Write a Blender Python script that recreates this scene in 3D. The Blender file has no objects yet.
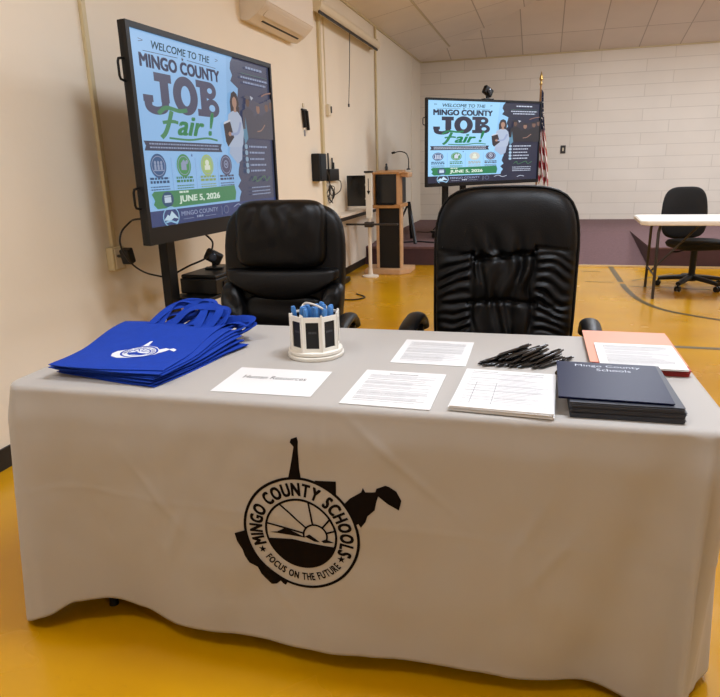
import bpy, bmesh, math, random
from mathutils import Vector, Matrix, noise

# ------------------------------------------------------------------ camera, light, exposure
scn = bpy.context.scene
col = scn.collection
PI = math.pi

def look_camera():
    cd = bpy.data.cameras.new('camera'); cam = bpy.data.objects.new('camera', cd); col.objects.link(cam)
    f, pitch, roll, yaw, h = 634.825, 0.2797, -0.0266, 0.2804, 1.3025
    F = Vector((-math.sin(yaw)*math.cos(pitch), math.cos(yaw)*math.cos(pitch), -math.sin(pitch)))
    R = Vector((math.cos(yaw), math.sin(yaw), 0)); U = R.cross(F)
    R2 = R*math.cos(roll) + U*math.sin(roll); U2 = -R*math.sin(roll) + U*math.cos(roll)
    M = Matrix((R2, U2, -F)).transposed().to_4x4(); M.translation = (0, 0, h)
    cam.matrix_world = M
    cd.sensor_fit = 'HORIZONTAL'; cd.sensor_width = 36; cd.lens = f/720*36
    cd.clip_start = .05; cd.clip_end = 60
    scn.camera = cam
look_camera()

w = bpy.data.worlds.new('world'); scn.world = w; w.use_nodes = True
w.node_tree.nodes['Background'].inputs[0].default_value = (1, .9, .78, 1)
w.node_tree.nodes['Background'].inputs[1].default_value = .3

scn.view_settings.view_transform = 'Standard'; scn.view_settings.look = 'None'
scn.view_settings.gamma = 1; scn.view_settings.use_curve_mapping = False
scn.view_settings.exposure = 0.0

WL, WR, YN, YB, ZE, SL = -2.336, 7.664, -3.3, 12.7, 3.135, .2     # room: left, right, near, back, eave height, ceiling pitch
LAMPS = [  # x, y, z, power, colour
    (0.5, 1.75, 3.5, 82, (.80, .88, 1)),
    (0.9, 6.0, 3.55, 88, (.80, .88, 1)),
    (4.4, 1.9, 3.9, 84, (.80, .89, 1)),
    (4.4, 6.0, 3.9, 92, (.80, .89, 1)),
    (1.4, 9.7, 3.55, 92, (.80, .89, 1)),
    (4.6, 9.7, 3.55, 125, (.80, .89, 1)),
    (-1.3, .1, 3.25, 27, (.80, .88, 1)),  # added fill lamp, out of view, to brighten the near left wall
    (4.4, -1.9, 3.4, 72, (.80, .89, 1)),  # added fill lamp, out of view, for the near end of the room
]

def area_light(x, y, z, p, c):
    ld = bpy.data.lights.new('lamp_glow', 'AREA'); ld.shape = 'RECTANGLE'; ld.size = 1.15; ld.size_y = .5
    ld.energy = p; ld.color = c
    o = bpy.data.objects.new('lamp_glow', ld); o.location = (x, y, z-.09); col.objects.link(o)
    return o
GLOWS = [area_light(*l) for l in LAMPS]

# ------------------------------------------------------------------ materials
def lin(c):
    r = []
    for v in c[:3]:
        v = v/255.0
        r.append(v/12.92 if v <= .04045 else ((v+.055)/1.055)**2.4)
    return tuple(r)

def mat(name, c, rough=.6, metal=0, var=0, vscale=8, bump=0, bscale=60, coat=0, spec=.5, sheen=0, emit=None):
    m = bpy.data.materials.new(name); m.use_nodes = True
    nt = m.node_tree; b = nt.nodes['Principled BSDF']
    c = lin(c)
    b.inputs['Base Color'].default_value = (*c, 1)
    b.inputs['Roughness'].default_value = rough; b.inputs['Metallic'].default_value = metal
    b.inputs['Coat Weight'].default_value = coat; b.inputs['Specular IOR Level'].default_value = spec
    b.inputs['Sheen Weight'].default_value = sheen
    if emit:
        b.inputs['Emission Color'].default_value = (*lin(emit[0]), 1); b.inputs['Emission Strength'].default_value = emit[1]
    tc = nt.nodes.new('ShaderNodeTexCoord')
    if var:
        n = nt.nodes.new('ShaderNodeTexNoise'); n.inputs['Scale'].default_value = vscale; n.inputs['Detail'].default_value = 4
        nt.links.new(tc.outputs['Object'], n.inputs['Vector'])
        r = nt.nodes.new('ShaderNodeValToRGB')
        r.color_ramp.elements[0].position = .3; r.color_ramp.elements[1].position = .7
        r.color_ramp.elements[0].color = (*[v*(1-var) for v in c], 1)
        r.color_ramp.elements[1].color = (*[min(1, v*(1+var)) for v in c], 1)
        nt.links.new(n.outputs['Fac'], r.inputs['Fac']); nt.links.new(r.outputs['Color'], b.inputs['Base Color'])
    if bump:
        n2 = nt.nodes.new('ShaderNodeTexNoise'); n2.inputs['Scale'].default_value = bscale; n2.inputs['Detail'].default_value = 3
        nt.links.new(tc.outputs['Object'], n2.inputs['Vector'])
        bp = nt.nodes.new('ShaderNodeBump'); bp.inputs['Strength'].default_value = bump; bp.inputs['Distance'].default_value = .005
        nt.links.new(n2.outputs['Fac'], bp.inputs['Height']); nt.links.new(bp.outputs['Normal'], b.inputs['Normal'])
    return m

M = {}
M['wall'] = mat('cream_wall_paint', (240, 229, 210), .6, var=.03, vscale=1.2, bump=.15, bscale=40)
M['black'] = mat('black_plastic', (13, 13, 14), .42, spec=.35)
M['blackmat'] = mat('black_vinyl_baseboard', (24, 21, 20), .5)
M['metalblack'] = mat('black_metal', (14, 14, 15), .4, metal=.2, spec=.35)
M['leather'] = mat('black_leather', (4, 4, 5), .44, var=.2, vscale=14, bump=.25, bscale=220, spec=.22)
M['leather2'] = mat('black_bonded_leather', (4, 4, 5), .40, bump=.2, bscale=260, spec=.24)
M['fabricblack'] = mat('black_mesh_fabric', (10, 10, 11), .85, bump=.3, bscale=400)
M['cloth'] = mat('taupe_grey_polyester', (172, 168, 163), .72, sheen=.15, bump=.1, bscale=900)
M['ink'] = mat('dark_brown_print', (14, 8, 6), .8, spec=.1)
M['purple'] = mat('purple_carpet', (106, 78, 78), .95, var=.12, vscale=30, bump=.5, bscale=300)
M['purpleshade'] = mat('shaded_purple_stage_face', (72, 46, 50), .8, var=.08, vscale=10)  # shade on the stage's upright faces put into a darker purple
M['white'] = mat('white_plastic', (232, 228, 218), .4)
M['ivory'] = mat('ivory_plastic', (226, 214, 188), .45)
M['acwhite'] = mat('ac_white', (228, 216, 200), .4)
M['paint2'] = mat('painted_raceway', (208, 192, 152), .5)
M['paper'] = mat('white_paper', (222, 222, 222), .75)
M['printgrey'] = mat('grey_print', (70, 70, 74), .8)
M['printlight'] = mat('pale_grey_print', (138, 140, 146), .8)
M['bagblue'] = mat('royal_blue_nonwoven', (22, 62, 168), .8, var=.06, vscale=30, bump=.4, bscale=700, sheen=0, spec=.2)
M['whiteink'] = mat('white_print', (225, 230, 238), .6)
M['navy'] = mat('navy_gloss_card', (5, 12, 50), .38, spec=.12)
M['charcoal'] = mat('charcoal_card', (56, 60, 70), .5)
M['silver'] = mat('silver_foil', (196, 202, 214), .6)
M['redcard'] = mat('red_card', (168, 44, 40), .55)
M['salmon'] = mat('orange_card_glare', (214, 140, 112), .5)  # orange card with the pale glare put into its colour
M['wood'] = mat('lectern_oak', (178, 128, 74), .45, var=.14, vscale=14)
M['woodpale'] = mat('pale_maple', (196, 156, 116), .5, var=.1, vscale=12)
M['gold'] = mat('gold_finial', (222, 186, 110), .3, metal=.9)
M['flagred'] = mat('flag_red', (150, 38, 44), .8)
M['flagwhite'] = mat('flag_white', (216, 208, 200), .8)
M['flagblue'] = mat('flag_blue', (24, 30, 58), .8)
M['flaggold'] = mat('flag_fringe', (190, 140, 60), .8)
M['penblue'] = mat('translucent_blue_plastic', (70, 130, 196), .3)
M['penteal'] = mat('teal_plastic', (84, 132, 150), .35)
M['tabletop'] = mat('white_blow_moulded_plastic', (236, 230, 220), .4, bump=.05, bscale=300)
M['greyleg'] = mat('grey_steel', (64, 60, 58), .4, metal=.5)
M['chrome'] = mat('chrome', (190, 190, 190), .25, metal=1)
M['court'] = mat('dark_court_paint', (92, 78, 48), .4)
M['courtandshadow'] = mat('thin_court_and_shadow_paint', (140, 112, 52), .4)  # thin court lines, and one shadow painted on the floor
M['stagetrim'] = mat('pale_stage_trim', (226, 196, 142), .5)
M['lampwhite'] = mat('lamp_housing', (235, 235, 232), .5)
M['diffuser'] = mat('lit_diffuser', (250, 245, 235), .5, emit=((255, 240, 215), 3.0))
M['pinboard'] = mat('lens_glass', (60, 66, 76), .1)

def floor_mat():
    m = bpy.data.materials.new('yellow_gym_floor'); m.use_nodes = True
    nt = m.node_tree; b = nt.nodes['Principled BSDF']; L = nt.links.new
    tc = nt.nodes.new('ShaderNodeTexCoord')
    n = nt.nodes.new('ShaderNodeTexNoise'); n.inputs['Scale'].default_value = .9; n.inputs['Detail'].default_value = 5
    L(tc.outputs['Object'], n.inputs['Vector'])
    r = nt.nodes.new('ShaderNodeValToRGB'); e = r.color_ramp.elements
    e[0].position = .32; e[0].color = (*lin((184, 128, 0)), 1); e[1].position = .7; e[1].color = (*lin((205, 153, 0)), 1)
    L(n.outputs['Fac'], r.inputs['Fac'])
    # scuffs: stretched dark smudges
    mp = nt.nodes.new('ShaderNodeMapping'); mp.inputs['Scale'].default_value = (1.6, 3.4, 1); mp.inputs['Rotation'].default_value = (0, 0, .5)
    L(tc.outputs['Object'], mp.inputs['Vector'])
    n2 = nt.nodes.new('ShaderNodeTexNoise'); n2.inputs['Scale'].default_value = 2.6; n2.inputs['Detail'].default_value = 9; n2.inputs['Roughness'].default_value = .7
    L(mp.outputs['Vector'], n2.inputs['Vector'])
    r2 = nt.nodes.new('ShaderNodeValToRGB'); e = r2.color_ramp.elements
    e[0].position = .62; e[0].color = (0, 0, 0, 1); e[1].position = .78; e[1].color = (.55, .55, .55, 1)
    L(n2.outputs['Fac'], r2.inputs['Fac'])
    mx = nt.nodes.new('ShaderNodeMixRGB'); mx.inputs['Color2'].default_value = (*lin((120, 84, 24)), 1)
    L(r2.outputs['Color'], mx.inputs['Fac']); L(r.outputs['Color'], mx.inputs['Color1'])
    L(mx.outputs['Color'], b.inputs['Base Color'])
    n3 = nt.nodes.new('ShaderNodeTexNoise'); n3.inputs['Scale'].default_value = 3; L(tc.outputs['Object'], n3.inputs['Vector'])
    mr = nt.nodes.new('ShaderNodeMapRange'); mr.inputs['To Min'].default_value = .16; mr.inputs['To Max'].default_value = .34
    L(n3.outputs['Fac'], mr.inputs['Value']); L(mr.outputs['Result'], b.inputs['Roughness'])
    n4 = nt.nodes.new('ShaderNodeTexNoise'); n4.inputs['Scale'].default_value = 5; L(tc.outputs['Object'], n4.inputs['Vector'])
    bp = nt.nodes.new('ShaderNodeBump'); bp.inputs['Strength'].default_value = .12; bp.inputs['Distance'].default_value = .02
    L(n4.outputs['Fac'], bp.inputs['Height']); L(bp.outputs['Normal'], b.inputs['Normal'])
    return m
M['floor'] = floor_mat()

def tile_mat(name, c1, c2, mortar, bw, bh, msize, bump=.3, offset=.5, rough=.6, swap=None, squash=1):
    """brick-pattern material driven by the UV map laid out in metres"""
    m = bpy.data.materials.new(name); m.use_nodes = True
    nt = m.node_tree; b = nt.nodes['Principled BSDF']; L = nt.links.new
    uv = nt.nodes.new('ShaderNodeUVMap'); uv.uv_map = 'UVMap'
    br = nt.nodes.new('ShaderNodeTexBrick'); br.offset = offset; br.squash = squash
    br.inputs['Scale'].default_value = 1; br.inputs['Brick Width'].default_value = bw; br.inputs['Row Height'].default_value = bh
    br.inputs['Mortar Size'].default_value = msize; br.inputs['Mortar Smooth'].default_value = .3
    br.inputs['Color1'].default_value = (*lin(c1), 1); br.inputs['Color2'].default_value = (*lin(c2), 1); br.inputs['Mortar'].default_value = (*lin(mortar), 1)
    L(uv.outputs['UV'], br.inputs['Vector'])
    n = nt.nodes.new('ShaderNodeTexNoise'); n.inputs['Scale'].default_value = 1.3; n.inputs['Detail'].default_value = 6
    L(uv.outputs['UV'], n.inputs['Vector'])
    mr = nt.nodes.new('ShaderNodeMapRange'); mr.inputs['To Min'].default_value = .9; mr.inputs['To Max'].default_value = 1.08
    L(n.outputs['Fac'], mr.inputs['Value'])
    mx = nt.nodes.new('ShaderNodeMixRGB'); mx.blend_type = 'MULTIPLY'; mx.inputs['Fac'].default_value = 1
    L(br.outputs['Color'], mx.inputs['Color1']); L(mr.outputs['Result'], mx.inputs['Color2'])
    L(mx.outputs['Color'], b.inputs['Base Color']); b.inputs['Roughness'].default_value = rough
    bp = nt.nodes.new('ShaderNodeBump'); bp.invert = True; bp.inputs['Strength'].default_value = bump; bp.inputs['Distance'].default_value = .008
    L(br.outputs['Fac'], bp.inputs['Height']); L(bp.outputs['Normal'], b.inputs['Normal'])
    return m
M['block'] = tile_mat('painted_block_wall', (232, 222, 208), (235, 226, 213), (216, 206, 192), 1.1, .2, .006, .28, offset=.37, rough=.65)
M['ceil'] = tile_mat('stained_ceiling_tiles', (246, 235, 220), (240, 229, 214), (200, 187, 170), 1.22, .64, .009, .4, offset=0, rough=.85)

def screen_mat(name, strength, rough):
    m = bpy.data.materials.new(name); m.use_nodes = True
    nt = m.node_tree; b = nt.nodes['Principled BSDF']
    a = nt.nodes.new('ShaderNodeVertexColor'); a.layer_name = 'Col'
    nt.links.new(a.outputs['Color'], b.inputs['Emission Color']); b.inputs['Emission Strength'].default_value = strength
    b.inputs['Base Color'].default_value = (.02, .02, .02, 1); b.inputs['Roughness'].default_value = rough
    return m

# ------------------------------------------------------------------ helpers
def smooth(me, on=True):
    me.polygons.foreach_set('use_smooth', [on]*len(me.polygons))

def obj(name, bm, m, parent=None, sm=False, loc=None, recalc=True):
    if recalc: bmesh.ops.recalc_face_normals(bm, faces=bm.faces)
    me = bpy.data.meshes.new(name); bm.to_mesh(me); bm.free()
    for k in (m if isinstance(m, (list, tuple)) else [m]): me.materials.append(k)
    if sm:
        smooth(me)
        me.set_sharp_from_angle(angle=math.radians(40)) if hasattr(me, 'set_sharp_from_angle') else None
    o = bpy.data.objects.new(name, me); col.objects.link(o)
    if loc: o.location = loc
    if parent: o.parent = parent
    return o

def tag(o, label, cat, group=None, kind=None):
    o['label'] = label; o['category'] = cat
    if group: o['group'] = group
    if kind: o['kind'] = kind
    return o

def thing(name, label, cat, loc=(0, 0, 0), rz=0, group=None):
    o = bpy.data.objects.new(name, None); col.objects.link(o); o.empty_display_size = .1
    o.location = loc; o.rotation_euler = (0, 0, rz)
    return tag(o, label, cat, group)

def struct(name, bm, m, sm=False, parent=None):
    o = obj(name, bm, m, parent, sm)
    if not parent: o['kind'] = 'structure'
    return o

def dup(root, loc, rot, label):
    r = root.copy(); col.objects.link(r); r.location = loc; r.rotation_euler = rot; r['label'] = label
    for ch in list(root.children):
        c = ch.copy(); col.objects.link(c); c.parent = r
        for g in list(ch.children):
            d = g.copy(); col.objects.link(d); d.parent = c
    return r

def new(): return bmesh.new()

def box(bm, c, s, bev=0, rot=None, seg=2, mi=0):
    r = bmesh.ops.create_cube(bm, size=1)
    vs = r['verts']
    for v in vs: v.co = Vector((v.co.x*s[0], v.co.y*s[1], v.co.z*s[2]))
    if bev:
        es = list({e for v in vs for e in v.link_edges})
        g = bmesh.ops.bevel(bm, geom=es, offset=bev, segments=seg, affect='EDGES', profile=.5)
        vs = list({v for f in g['faces'] for v in f.verts} | {v for v in vs if v.is_valid})
        allv = set(vs); stack = list(vs)
        while stack:
            v = stack.pop()
            for e in v.link_edges:
                u = e.other_vert(v)
                if u not in allv: allv.add(u); stack.append(u)
        vs = list(allv)
    for v in vs:
        if rot: v.co = rot @ v.co
        v.co += Vector(c)
    if mi:
        for f in {f for v in vs for f in v.link_faces}: f.material_index = mi
    return vs

def b2(bm, x0, x1, y0, y1, z0, z1, bev=0, mi=0):
    return box(bm, ((x0+x1)/2, (y0+y1)/2, (z0+z1)/2), (abs(x1-x0), abs(y1-y0), abs(z1-z0)), bev, mi=mi)

def catmull(pts, n=8):
    P = [Vector(p) for p in pts]
    P = [P[0]*2-P[1]] + P + [P[-1]*2-P[-2]]
    out = []
    for i in range(1, len(P)-2):
        for k in range(n):
            t = k/n
            a, b, c, d = P[i-1], P[i], P[i+1], P[i+2]
            out.append(.5*((2*b)+(c-a)*t+(2*a-5*b+4*c-d)*t*t+(3*b-a-3*c+d)*t**3))
    out.append(P[-2]); return out

def tube(bm, pts, r, seg=8, smoothn=0, flat=1.0, caps=True, up=None):
    """sweep an ellipse (r, r*flat) along the points"""
    P = catmull(pts, smoothn) if smoothn else [Vector(p) for p in pts]
    rings = []; N = None
    for i, p in enumerate(P):
        t = (P[min(i+1, len(P)-1)] - P[max(i-1, 0)]).normalized()
        if N is None:
            a = Vector(up) if up else (Vector((0, 0, 1)) if abs(t.z) < .9 else Vector((1, 0, 0)))
            N = (a - t*a.dot(t)).normalized()
        else:
            N = (N - t*N.dot(t)).normalized()
        B = t.cross(N)
        rr = r[i] if isinstance(r, (list, tuple)) else r
        rings.append([bm.verts.new(p + N*(math.cos(2*PI*k/seg)*rr*flat) + B*(math.sin(2*PI*k/seg)*rr)) for k in range(seg)])
    for a, b in zip(rings, rings[1:]):
        for k in range(seg): bm.faces.new((a[k], a[(k+1) % seg], b[(k+1) % seg], b[k]))
    if caps:
        bm.faces.new(rings[0][::-1]); bm.faces.new(rings[-1])

def lathe(bm, prof, seg=24, c=(0, 0, 0)):
    rings = []
    for r, z in prof:
        if r < 1e-6: rings.append([bm.verts.new((c[0], c[1], c[2]+z))])
        else: rings.append([bm.verts.new((c[0]+r*math.cos(2*PI*k/seg), c[1]+r*math.sin(2*PI*k/seg), c[2]+z)) for k in range(seg)])
    for a, b in zip(rings, rings[1:]):
        for k in range(seg):
            k2 = (k+1) % seg
            if len(a) == 1 and len(b) == 1: continue
            if len(a) == 1: bm.faces.new((a[0], b[k2], b[k]))
            elif len(b) == 1: bm.faces.new((a[k], a[k2], b[0]))
            else: bm.faces.new((a[k], a[k2], b[k2], b[k]))
    if len(rings[0]) > 1: bm.faces.new(rings[0][::-1])
    if len(rings[-1]) > 1: bm.faces.new(rings[-1])

def prism(bm, pts, axis, a0, a1, mi=0):
    """extrude a 2D polygon along an axis ('x','y','z')"""
    def P(p, a): return {'x': (a, p[0], p[1]), 'y': (p[0], a, p[1]), 'z': (p[0], p[1], a)}[axis]
    A = [bm.verts.new(P(p, a0)) for p in pts]; B = [bm.verts.new(P(p, a1)) for p in pts]
    n = len(pts); fs = [bm.faces.new(A[::-1]), bm.faces.new(B)]
    for i in range(n): fs.append(bm.faces.new((A[i], A[(i+1) % n], B[(i+1) % n], B[i])))
    for f in fs: f.material_index = mi

def pillow(A, Bh, front, back, n=4.0, na=60, nb=70, cx=0, cz=0, pin=8, shape=None):
    """closed cushion: superellipse outline of half-size (A, Bh); front(a,b)/back(a,b) give the bulge"""
    bm = new(); F = {}; G = {}
    for i in range(na+1):
        for j in range(nb+1):
            a, b = -1+2*i/na, -1+2*j/nb
            m = max(abs(a), abs(b)); s = m/((abs(a)**n+abs(b)**n)**(1/n)) if m > 0 else 1
            x, z = a*s, b*s
            if shape: x, z = shape(x, z)
            e = math.sqrt(max(0, 1-m**pin))
            edge = i in (0, na) or j in (0, nb)
            F[i, j] = bm.verts.new((cx+x*A, -front(x, z)*e, cz+z*Bh))
            G[i, j] = F[i, j] if edge else bm.verts.new((cx+x*A, back(x, z)*e, cz+z*Bh))
    for i in range(na):
        for j in range(nb):
            bm.faces.new((F[i, j], F[i+1, j], F[i+1, j+1], F[i, j+1]))
            q = (G[i, j], G[i, j+1], G[i+1, j+1], G[i+1, j])
            if len(set(q)) == 4 and not (set(q) <= set((F[i, j], F[i+1, j], F[i+1, j+1], F[i, j+1]))): bm.faces.new(q)
    return bm

# ---- flat lettering and graphics
_tc = {}
def text_geo(s, bold=0.0, slant=0.0):
    k = (s, bold, slant)
    if k in _tc: return _tc[k]
    cu = bpy.data.curves.new('t', 'FONT'); cu.body = s; cu.offset = bold; cu.shear = slant; cu.resolution_u = 3
    o = bpy.data.objects.new('t', cu); col.objects.link(o)
    dg = bpy.context.evaluated_depsgraph_get(); me = bpy.data.meshes.new_from_object(o.evaluated_get(dg))
    vs = [(v.co.x, v.co.y) for v in me.vertices]; fs = [tuple(p.vertices) for p in me.polygons]
    bpy.data.objects.remove(o); bpy.data.curves.remove(cu); bpy.data.meshes.remove(me)
    _tc[k] = (vs, fs); return _tc[k]

def fat(s, bold, slant=0):
    """bold lettering: the glyphs overprinted with small shifts"""
    vs, fs = text_geo(s, 0.0, slant)
    if bold < .004: return vs, fs
    V = []; F = []
    for dx, dy in ((-1, -.6), (1, -.6), (-1, .6), (1, .6), (0, 0)):
        n = len(V); V += [(x+dx*bold, y+dy*bold) for x, y in vs]; F += [tuple(i+n for i in f) for f in fs]
    return V, F

class Flat:
    """2D graphic: list of coloured polygons in layers"""
    def __init__(s): s.p = []; s.n = 0
    def poly(s, pts, c, layer=None):
        s.n += 1; s.p.append((list(pts), [tuple(range(len(pts)))], c, s.n if layer is None else layer))
    def rect(s, x0, y0, x1, y1, c, layer=None): s.poly([(x0, y0), (x1, y0), (x1, y1), (x0, y1)], c, layer)
    def disc(s, x, y, rx, ry, c, n=28): s.poly([(x+rx*math.cos(2*PI*k/n), y+ry*math.sin(2*PI*k/n)) for k in range(n)], c)
    def ring(s, x, y, r0x, r0y, r1x, r1y, c, n=64):
        vs = []; fs = []
        for k in range(n):
            a = 2*PI*k/n
            vs += [(x+r0x*math.cos(a), y+r0y*math.sin(a)), (x+r1x*math.cos(a), y+r1y*math.sin(a))]
            fs.append((2*k, 2*k+1, (2*k+3) % (2*n), (2*k+2) % (2*n)))
        s.n += 1; s.p.append((vs, fs, c, s.n))
    def text(s, t, x0, y0, x1, y1, c, bold=.02, slant=0, rot=0):
        vs, fs = fat(t, bold, slant)
        ax, bx = min(v[0] for v in vs), max(v[0] for v in vs); ay, by = min(v[1] for v in vs), max(v[1] for v in vs)
        o = [(x0+(v[0]-ax)/(bx-ax)*(x1-x0), y0+(v[1]-ay)/(by-ay)*(y1-y0)) for v in vs]
        if rot:
            cx, cy = (x0+x1)/2, (y0+y1)/2; q, r = math.cos(rot), math.sin(rot)
            o = [(cx+(a-cx)*q-(b-cy)*r, cy+(a-cx)*r+(b-cy)*q) for a, b in o]
        s.n += 1; s.p.append((o, fs, c, s.n))
    def stroke(s, pts, wd, c):
        P = catmull([(p[0], p[1], 0) for p in pts], 5) if len(pts) > 2 else [Vector((p[0], p[1], 0)) for p in pts]
        L = []; R = []
        for i, p in enumerate(P):
            t = (P[min(i+1, len(P)-1)]-P[max(i-1, 0)]).normalized(); n = Vector((-t.y, t.x, 0))*wd/2
            L.append((p+n)[:2]); R.append((p-n)[:2])
        vs = L+R; k = len(L); s.n += 1
        s.p.append((vs, [(i, i+1, k+i+1, k+i) for i in range(k-1)], c, s.n))
    def arc_text(s, t, cx, cy, r, a0, a1, h, c, bold=.02, inward=False, sy=1.0):
        """letters along a circle from angle a0 to a1 (degrees)"""
        W = []
        for ch in t:
            if ch == ' ': W.append(.42); continue
            vs, _ = fat(ch, bold); W.append(max(v[0] for v in vs)-min(v[0] for v in vs)+.11)
        tot = sum(W); acc = 0
        for ch, wd in zip(t, W):
            a = math.radians(a0+(a1-a0)*(acc+wd/2)/tot); acc += wd
            if ch == ' ': continue
            vs, fs = fat(ch, bold); mx = (max(v[0] for v in vs)+min(v[0] for v in vs))/2
            k = abs(math.radians(a1-a0))*r/tot
            o = []
            for vx, vy in vs:
                lx = (vx-mx)*k; ly = (vy-.34)*h/.70
                if inward: rr = r-ly; ox, oy = rr*math.cos(a)-lx*math.sin(a)*-1*-1, rr*math.sin(a)+lx*math.cos(a)
                else: rr = r+ly; ox, oy = rr*math.cos(a)+lx*math.sin(a), rr*math.sin(a)-lx*math.cos(a)
                o.append((cx+ox, cy+oy*sy))
            s.n += 1; s.p.append((o, fs, c, s.n))
    def mesh(s, name, fn, m, parent=None, colour=True, cut=0, dz=.0004):
        """fn(x, y, layer_height) -> 3D point"""
        bm = new(); cl = bm.loops.layers.float_color.new('Col')
        lay = {}
        for vs, fs, c, L in s.p:
            V = [bm.verts.new((v[0], v[1], L*dz)) for v in vs]
            for f in fs:
                if len(set(f)) < 3: continue
                try: fc = bm.faces.new([V[i] for i in f])
                except ValueError: continue
                cc = (*lin(c), 1) if colour else (0, 0, 0, 1)
                for lp in fc.loops: lp[cl] = cc
        bmesh.ops.triangulate(bm, faces=bm.faces)
        if cut:
            xs = [v.co.x for v in bm.verts]; ys = [v.co.y for v in bm.verts]
            for ax, lo, hi in ((0, min(xs), max(xs)), (1, min(ys), max(ys))):
                t = lo+cut
                while t < hi:
                    co = (t, 0, 0) if ax == 0 else (0, t, 0); no = (1, 0, 0) if ax == 0 else (0, 1, 0)
                    bmesh.ops.bisect_plane(bm, geom=bm.verts[:]+bm.edges[:]+bm.faces[:], plane_co=co, plane_no=no); t += cut
        for f in bm.faces:
            if f.normal.z < 0: f.normal_flip()
        for v in bm.verts: v.co = Vector(fn(v.co.x, v.co.y, v.co.z))
        return obj(name, bm, m, parent, recalc=False)

# ------------------------------------------------------------------ the room
random.seed(4)
def setting():
    bm = new(); b2(bm, WL-.1, WR+.1, YN-.1, YB+.1, -.1, 0)
    fl = struct('floor', bm, M['floor'])
    def line(pts, wd, key='court'):
        g = Flat(); g.stroke(pts, wd, (0, 0, 0))
        g.mesh('court_or_shadow_line', lambda x, y, z: (x, y, .0015), M[key], fl, dz=0)
    line([(.86, 8.55), (.865, 8.0), (.87, 7.45)], .06)
    line([(.87, 7.33), (.88, 7.0), (.93, 6.5), (1.06, 6.1), (1.27, 5.87), (1.65, 5.62), (2.2, 5.4), (3.2, 5.2)], .055)
    line([(-1.0, 4.83), (1.5, 4.81), (6, 4.77)], .055)
    line([(.5, 7.42), (.8, 7.42)], .03, 'courtandshadow'); line([(.93, 7.2), (1.5, 7.12), (3.5, 6.9)], .03, 'courtandshadow')
    line([(.5, 8.15), (.72, 8.15)], .03, 'courtandshadow'); line([(1.0, 7.55), (1.5, 8.1)], .03, 'courtandshadow')  # the diagonal one is a shadow painted on the floor
    def quadwall(name, pts, m, uvs=None):
        bm = new(); V = [bm.verts.new(p) for p in pts]; f = bm.faces.new(V)
        if uvs:
            ul = bm.loops.layers.uv.new('UVMap')
            for lp, u in zip(f.loops, uvs): lp[ul].uv = u
        # give the wall thickness
        o = struct(name, bm, m)
        md = o.modifiers.new('thick', 'SOLIDIFY'); md.thickness = .1; md.offset = -1
        return o
    H = ZE
    # walls are thick slabs standing outside the room's faces
    bm = new(); b2(bm, WL-.1, WL, YN-.1, YB+.1, 0, H); struct('wall_left', bm, M['wall'])
    bm = new(); b2(bm, WR, WR+.1, YN-.1, YB+.1, 0, H); struct('wall_right', bm, M['wall'])
    bm = new(); b2(bm, WL, WR, YN-.1, YN, 0, H); struct('wall_near', bm, M['wall'])
    bm = new(); b2(bm, WL, WR, YB, YB+.1, 0, H)
    ul = bm.loops.layers.uv.new('UVMap')
    for f in bm.faces:
        for lp in f.loops: lp[ul].uv = (lp.vert.co.x*.93+.31, lp.vert.co.z+.06)
    struct('wall_back', bm, M['block'])
    # hipped ceiling
    hw = (WR-WL)/2; xr = WL+hw; zr = ZE+SL*hw; y0, y1 = YN+hw, YB-hw
    bm = new(); ul = bm.loops.layers.uv.new('UVMap')
    c = [(WL, YN, ZE), (WR, YN, ZE), (WR, YB, ZE), (WL, YB, ZE), (xr, y0, zr), (xr, y1, zr)]
    V = [bm.verts.new(p) for p in c]
    for idx, fn in (((3, 0, 4, 5), lambda p: (p.y+.9, p.x-WL)), ((1, 2, 5, 4), lambda p: (p.y, WR-p.x)),
                    ((2, 3, 5), lambda p: (YB-p.y+.35, p.x+2.4)), ((0, 1, 4), lambda p: (p.y, p.x))):
        f = bm.faces.new([V[i] for i in idx])
        for lp in f.loops: lp[ul].uv = fn(lp.vert.co)
    V2 = [bm.verts.new((p[0], p[1], p[2]+.12)) for p in c]
    for idx in ((5, 4, 0, 3), (4, 5, 2, 1), (5, 3, 2), (4, 1, 0)): bm.faces.new([V2[i] for i in idx])
    for a, b in ((0, 1), (1, 2), (2, 3), (3, 0)): bm.faces.new((V[a], V[b], V2[b], V2[a]))
    struct('ceiling', bm, M['ceil'])
    # ceiling seams: dark tile gaps that sag open near the wall
    bm = new(); prism(bm, [(WL+.62, ZE+.118), (WL+.64, ZE+.118), (WL+.64, ZE+.136), (WL+.62, ZE+.136)], 'y', 8.4, 12.02)
    struct('trim_1', bm, M['blackmat'] if False else M['paint2'])
    bm = new(); b2(bm, WL, WL+.012, YN, 8.45, 0, .098); struct('baseboard_left', bm, M['blackmat'])
    bm = new(); b2(bm, WR-.012, WR, YN, YB, 0, .098); struct('baseboard_right', bm, M['blackmat'])
    bm = new(); b2(bm, WL+.012, WR-.012, YN, YN+.012, 0, .098); struct('baseboard_near', bm, M['blackmat'])
    bm = new(); b2(bm, WL, WL+.02, YN, YB, ZE-.02, ZE+.003); b2(bm, WL, WR, YB-.02, YB, ZE-.02, ZE+.003); struct('trim_2', bm, M['paint2'])
    # stage with a recessed ramp
    T = .245; xa, xb = .15, 1.3; yf, yt = 8.56, 10.6
    bm = new()
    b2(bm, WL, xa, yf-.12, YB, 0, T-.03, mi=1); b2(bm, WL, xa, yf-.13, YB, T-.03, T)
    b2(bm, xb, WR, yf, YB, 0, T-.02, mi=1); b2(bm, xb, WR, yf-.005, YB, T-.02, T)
    prism(bm, [(yf, 0), (yt, T), (YB, T), (YB, 0)], 'x', xa, xb)
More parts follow.
